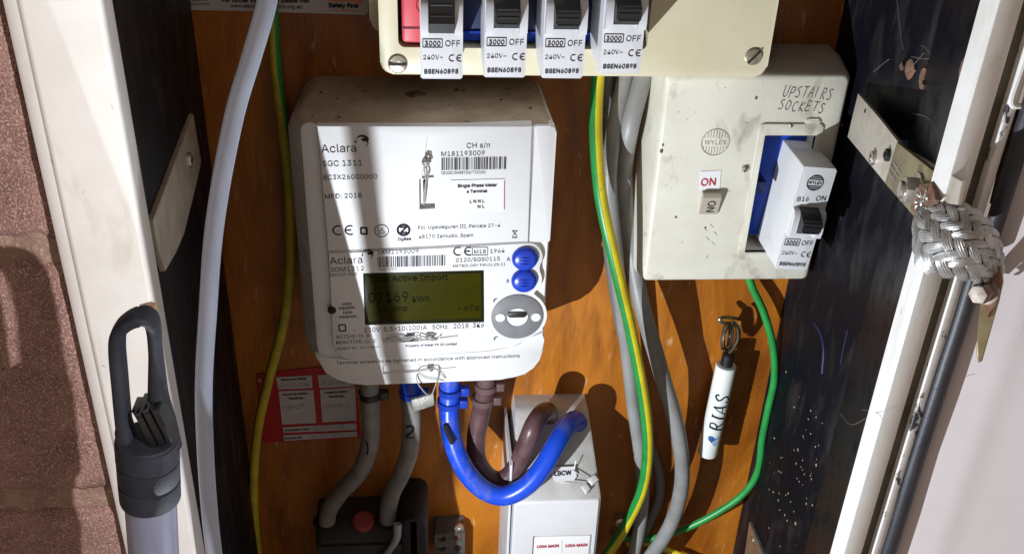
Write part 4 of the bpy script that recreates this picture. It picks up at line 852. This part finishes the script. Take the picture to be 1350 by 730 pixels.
# ------------------------------------------------------------------ earth bonding strap (plates, bolts, braid)
q0 = hit(1122, 150, (.2028, 0, 0), V((1, 0, 0))); q1 = at(1242, 238, .176)
EF = Fr(q0 + V((-.0012, 0, 0)), q1-q0, (0, 0, 1))
if EF.n.dot(EYE-q0) < 0: EF = Fr(q0 + V((-.0012, 0, 0)), q0-q1, (0, 0, 1))
EH = [0]
def ep(px, py, h=None): return EF.inv(hit(px, py, EF.o+EF.n*(EH[0] if h is None else h), EF.n))
es = thing('earth_strap', 'braided metal earth strap bridging the right post and the opened door', 'earth strap', hit(1180, 200, EF.o, EF.n))
EH[0] = .0014
b = NB(); prism(b, [ep(*q) for q in ((1131, 123), (1160, 157), (1190, 195), (1268, 238), (1262, 270), (1240, 268), (1166, 241), (1140, 208), (1117, 181))], 0, .0014, EF, .0004); pl1 = obj('strap_plate', b, mat('pale_zinc_plate', (.60, .55, .48), .42, .35, c2=(.5, .44, .36), sc=120), es)
EH[0] = .0030
b = NB(); prism(b, [ep(*q) for q in ((1182, 187), (1232, 226), (1208, 290), (1166, 242))], .0016, .0030, EF, .0005); pl2 = obj('lug_plate', b, M['brass_plate'], es)
b = NB()
for (a, z) in (((1178, 213), (1187, 228)), ((1175, 219), (1184, 233)), ((1172, 226), (1180, 238)), ((1187, 217), (1178, 235))): line(b, ep(*a), ep(*z), .0006, .0032, EF)
obj('earth_symbol', b, M['steel'], pl2)
b = NB(); prism(b, [ep(*q) for q in ((1214, 243), (1234, 240), (1240, 264), (1216, 293), (1205, 276))], .0031, .0046, EF, .0008); obj('crimp_lug', b, M['rust'], es)
EH[0] = .0075
b = NB(); u, v = ep(1193, 250); hexp = lambda r: [(u+r*math.cos(math.radians(60*k+12)), v+r*math.sin(math.radians(60*k+12))) for k in range(6)]
prism(b, circ(u, v, .0066, 24), .0031, .0040, EF, .0002); prism(b, hexp(.0052), .0040, .0082, EF, .0007); prism(b, circ(u, v, .0031, 16), .0080, .0096, EF, .0008); obj('bolt', b, M['steel'], es)
EH[0] = .0030
for (x, y, r) in ((1148, 208, .0031), (1167, 204, .0026)):
    b = NB(); cc = ep(x, y); prism(b, circ(*cc, r, 14), .0014, .0032, EF, .0006); prism(b, circ(*cc, r*.45, 10), .003, .0036, EF); obj('screw', b, M['steel'] if x < 1160 else M['handle_black'], es)
b = NB(); prism(b, circ(*ep(1136, 146), .0010, 10), .0013, .0017, EF); obj('rivet_hole', b, M['dark'], es)
# braid: a wide flat braid; strands woven in a herringbone
CL = [(1222, 262, .176), (1228, 284, .190), (1248, 303, .206), (1272, 319, .214), (1296, 334, .212), (1312, 352, .202), (1310, 372, .196)]
TOP = [(1236, 246, .176), (1252, 262, .186), (1281, 275, .200), (1303, 293, .206), (1316, 315, .204), (1320, 340, .198), (1321, 362, .194)]
BOT = [(1206, 280, .178), (1206, 318, .186), (1212, 350, .198), (1240, 361, .206), (1272, 367, .206), (1296, 374, .200), (1299, 384, .196)]
c1, c2, c3 = catmull(A(*CL), 6), catmull(A(*TOP), 6), catmull(A(*BOT), 6)
def surf(t, v):
    x = max(0, min(.9999, t))*(len(c1)-1); i = int(x); f = x-i
    m, a, z = (c[i].lerp(c[i+1], f) for c in (c1, c2, c3))
    # quadratic through top (-1), middle (0), bottom (1)
    return m + (z-a)*(v/2) + (a+z-m*2)*(v*v/2)
def snorm(t, v):
    du = surf(t+.01, v)-surf(t-.01, v); dv = surf(t, v+.02)-surf(t, v-.02); n = du.cross(dv).normalized()
    return n if n.dot(EYE-surf(t, v)) > 0 else -n
b = NB(); g = [[b.verts.new(surf(i/24, -1+2*j/14) - snorm(i/24*.98+.01, -.95+1.9*j/14)*.0010) for j in range(15)] for i in range(25)]
for i in range(24):
    for j in range(14): b.faces.new((g[i][j], g[i+1][j], g[i+1][j+1], g[i][j+1]))
g2 = [[b.verts.new(surf(i/24, -1+2*j/14) - snorm(i/24*.98+.01, -.95+1.9*j/14)*.0035) for j in range(15)] for i in range(25)]
for i in range(24):
    for j in range(14): b.faces.new((g2[i][j], g2[i][j+1], g2[i+1][j+1], g2[i+1][j]))
for i in range(24):
    b.faces.new((g[i][0], g2[i][0], g2[i+1][0], g[i+1][0])); b.faces.new((g[i][14], g[i+1][14], g2[i+1][14], g2[i][14]))
braid = obj('braid', b, mat('braid_core', (.05, .05, .05), .6, .3), es, sharp=60)
lanes, steps = 6, 9
for j in range(lanes):
    for i in range(steps):
        s = 1 if j % 2 else -1
        t0 = (i + (.5 if j % 2 else .2))/steps; vc = -1 + (j+.5)*2/lanes
        b = NB(); rows = []
        n = 6
        for k in range(n+1):
            e = k/n*2-1
            t = t0 + e*.072; v = vc + s*e*.225
            v = max(-1.02, min(1.02, v))
            wv = .0300*(1-.25*abs(e)**4)
            row = []
            for mth in range(11):
                a = mth/10*2-1
                tt = t + a*wv*.95; vv = max(-1.04, min(1.04, v - s*a*wv*2.6))
                hgt = .00075*math.sqrt(max(0, 1-a*a*.9)) + .0007*(1-e*e) - .00055 + (.00016 if mth % 2 else -.00010)
                tc_ = max(.002, min(.998, tt)); row.append(b.verts.new(surf(tc_, vv) + snorm(max(.02, min(.97, tc_)), max(-.95, min(.95, vv)))*(hgt+.0003)))
            rows.append(row)
        for k in range(n):
            for q in range(10): b.faces.new((rows[k][q], rows[k+1][q], rows[k+1][q+1], rows[k][q+1]))
        obj('strand', b, M['braid'], braid, sharp=24, recalc=False)
# frayed fine wires where the braid leaves the lug
b = NB(); q = random.Random(3)
for i in range(40):
    v = q.uniform(-.9, .9); s = surf(.0, v*.6); e = surf(.16, v)
    tube(b, [hit(1214+q.uniform(-8, 10), 258+q.uniform(-12, 22), EF.o+EF.n*.005, EF.n), s + V((0, -.002, 0)) + V((q.uniform(-.001, .001), 0, q.uniform(-.001, .001))), e + V((0, -.0016, 0)), surf(.24, v) + V((0, -.0008, 0))], .00030, 6, 4)
o = obj('wire_ends', b, M['braid'], es)
# lug bolted to the door
def dp(px, py, h=0): return DF.inv(hit(px, py, DF.o+DF.n*h, DF.n))
LH = .012
b = NB(); prism(b, [dp(*q, LH) for q in ((1302, 345), (1319, 342), (1323, 372), (1318, 395), (1295, 476), (1290, 479), (1287, 468), (1290, 420), (1297, 372))], LH-.0012, LH, DF, .0004); lg = obj('lug_plate', b, M['brass_plate'], es)
b = NB(); prism(b, [dp(*q, LH) for q in ((1301, 352), (1319, 350), (1322, 372), (1314, 398), (1303, 418), (1296, 400))], LH, LH+.0014, DF, .0006); obj('crimp_lug', b, M['rust'], es)
b = NB(); c = at(1290, 388, .204); lathe(b, c, (-.75, -.55, .1), [(.0036, -.006), (.0036, .000), (.0032, .0006), (0, .0008)], 6); lathe(b, c + V((.75, .55, -.1))*.006, (-.75, -.55, .1), [(.0046, 0), (.0046, .0010), (.0036, .0012)], 18); obj('bolt', b, mat('dull_bolt', (.30, .27, .24), .5, .7, c2=(.2,.13,.1), sc=250), es)
# ------------------------------------------------------------------ broom handle leaning on the left frame strip
HY2 = .245
HP = at(203, 732, HY2); HT = at(193.5, 577, HY2); hx = (HT-HP).normalized()
bh = thing('broom_handle', 'grey metal pole with a black hanging loop leaning on the left white strip', 'pole', HP - hx*.12)
def along(z): return HP + hx*((z-HP.z)/hx.z)
b = NB(); lathe(b, along(-.48), hx, [(.0074, 0), (.0074, (along(HT.z-.018)-along(-.48)).length)], 36); obj('pole', b, M['alu'], bh)
b = NB(); o_ = along(at(200, 656, HY2).z); LC = (along(at(193, 578, HY2).z)-o_).length
pr = [(.0076, -.0004), (.0086, .0002)]
for k in range(3):
    a = LC*k/3; e = LC*(k+1)/3; pr += [(.0087+.0001*k, a+.0006), (.0088, e-.0005), (.0084, e-.00035), (.0084, e)]
pr += [(.0080, LC+.0004), (.004, LC+.0005)]
lathe(b, o_, hx, pr, 40); obj('collar', b, M['handle'], bh, sharp=40)
# flat hanging loop: two legs and a rounded top
def loop_bar(path, w, d, m, name):
    bm = NB(); P = catmull(path, 7); rings = []
    for i, p in enumerate(P):
        t = (P[min(i+1, len(P)-1)]-P[max(i-1, 0)]).normalized(); y = V((0, -1, 0)); y = (y-t*y.dot(t)).normalized(); x = t.cross(y)
        ww = w(i/(len(P)-1)) if callable(w) else w; dd = d
        rings.append([p + x*(ww*math.copysign(abs(math.cos(a))**.6, math.cos(a))) + y*(dd*math.copysign(abs(math.sin(a))**.6, math.sin(a))) for a in [2*math.pi*k/16 for k in range(16)]])
    loft(bm, rings); return obj(name, bm, m, bh, sharp=50)
lw = lambda t: (.0023 if t < .05 else .0019) if t < .5 else .0015 + .0028*max(0, (t-.72)/.28)
hl = loop_bar(A((167, 590, .2450), (162, 545, .2450), (158, 500, .2450), (154.5, 458, .2450), (157, 437, .2452), (168, 424, .2454), (184, 417, .2450), (197, 420, .2438), (203, 434, .2428), (206, 480, .2420), (209, 525, .2420), (215, 558, .2425), (219, 590, .2440)), lw, .0038, M['handle'], 'hanging_loop')
b = NB()
for i, (x, y) in enumerate(((186, 546), (196, 541), (206, 536))):
    pts = A((x-5, y-13, 0.2430), (x+1, y-4, 0.2465), (x+9, y+12, 0.2475), (x+18, y+30, 0.2465), (x+20, y+40, 0.2455))
    P = catmull(pts, 4); rg = [[p + V((dx, dy, 0)) for dx, dy in ((-.0009, .0036), (.0009, .0036), (.0009, -.0030), (-.0009, -.0030))] for p in P]; loft(b, rg)
obj('grip_ribs', b, M['handle_black'], bh, sharp=40)
b = NB(); prism(b, [U(195, 398, .2), U(206, 398, .2), U(210, 414, .2), U(196, 414, .2)], .2002, .2036, bev=.0006); tag(obj('wooden_peg', b, mat('brown_peg', (.33, .19, .11), .6)), 'small brown peg on the white strip above the pole loop', 'peg')
# unseen cord added near the lamp so its shadow band crosses the meter
def near_lamp(px, py, s): return LAMP + (at(px, py, HY)-LAMP)*s
b = NB(); tube(b, [near_lamp(470, 150, .2), near_lamp(473, 165, .2), near_lamp(490, 300, .2), near_lamp(518, 473, .2), near_lamp(530, 540, .2), near_lamp(545, 680, .2), along(-.40)+V((.02, .02, -.02)), along(-.42)], lambda t: .00125, 8, 6)
obj('added_shadow_cord', b, M['grey_cable'], bh)

for o in COL.objects:
    n = o.name.split('.')[0]
    if o.type == 'MESH' and o.parent and (n.endswith('_print') or n in ('dirt_mark', 'cobweb', 'pen_writing', 'handwriting', 'dirt_fleck', 'display_text', 'tag_lettering')): o['kind'] = 'stuff'
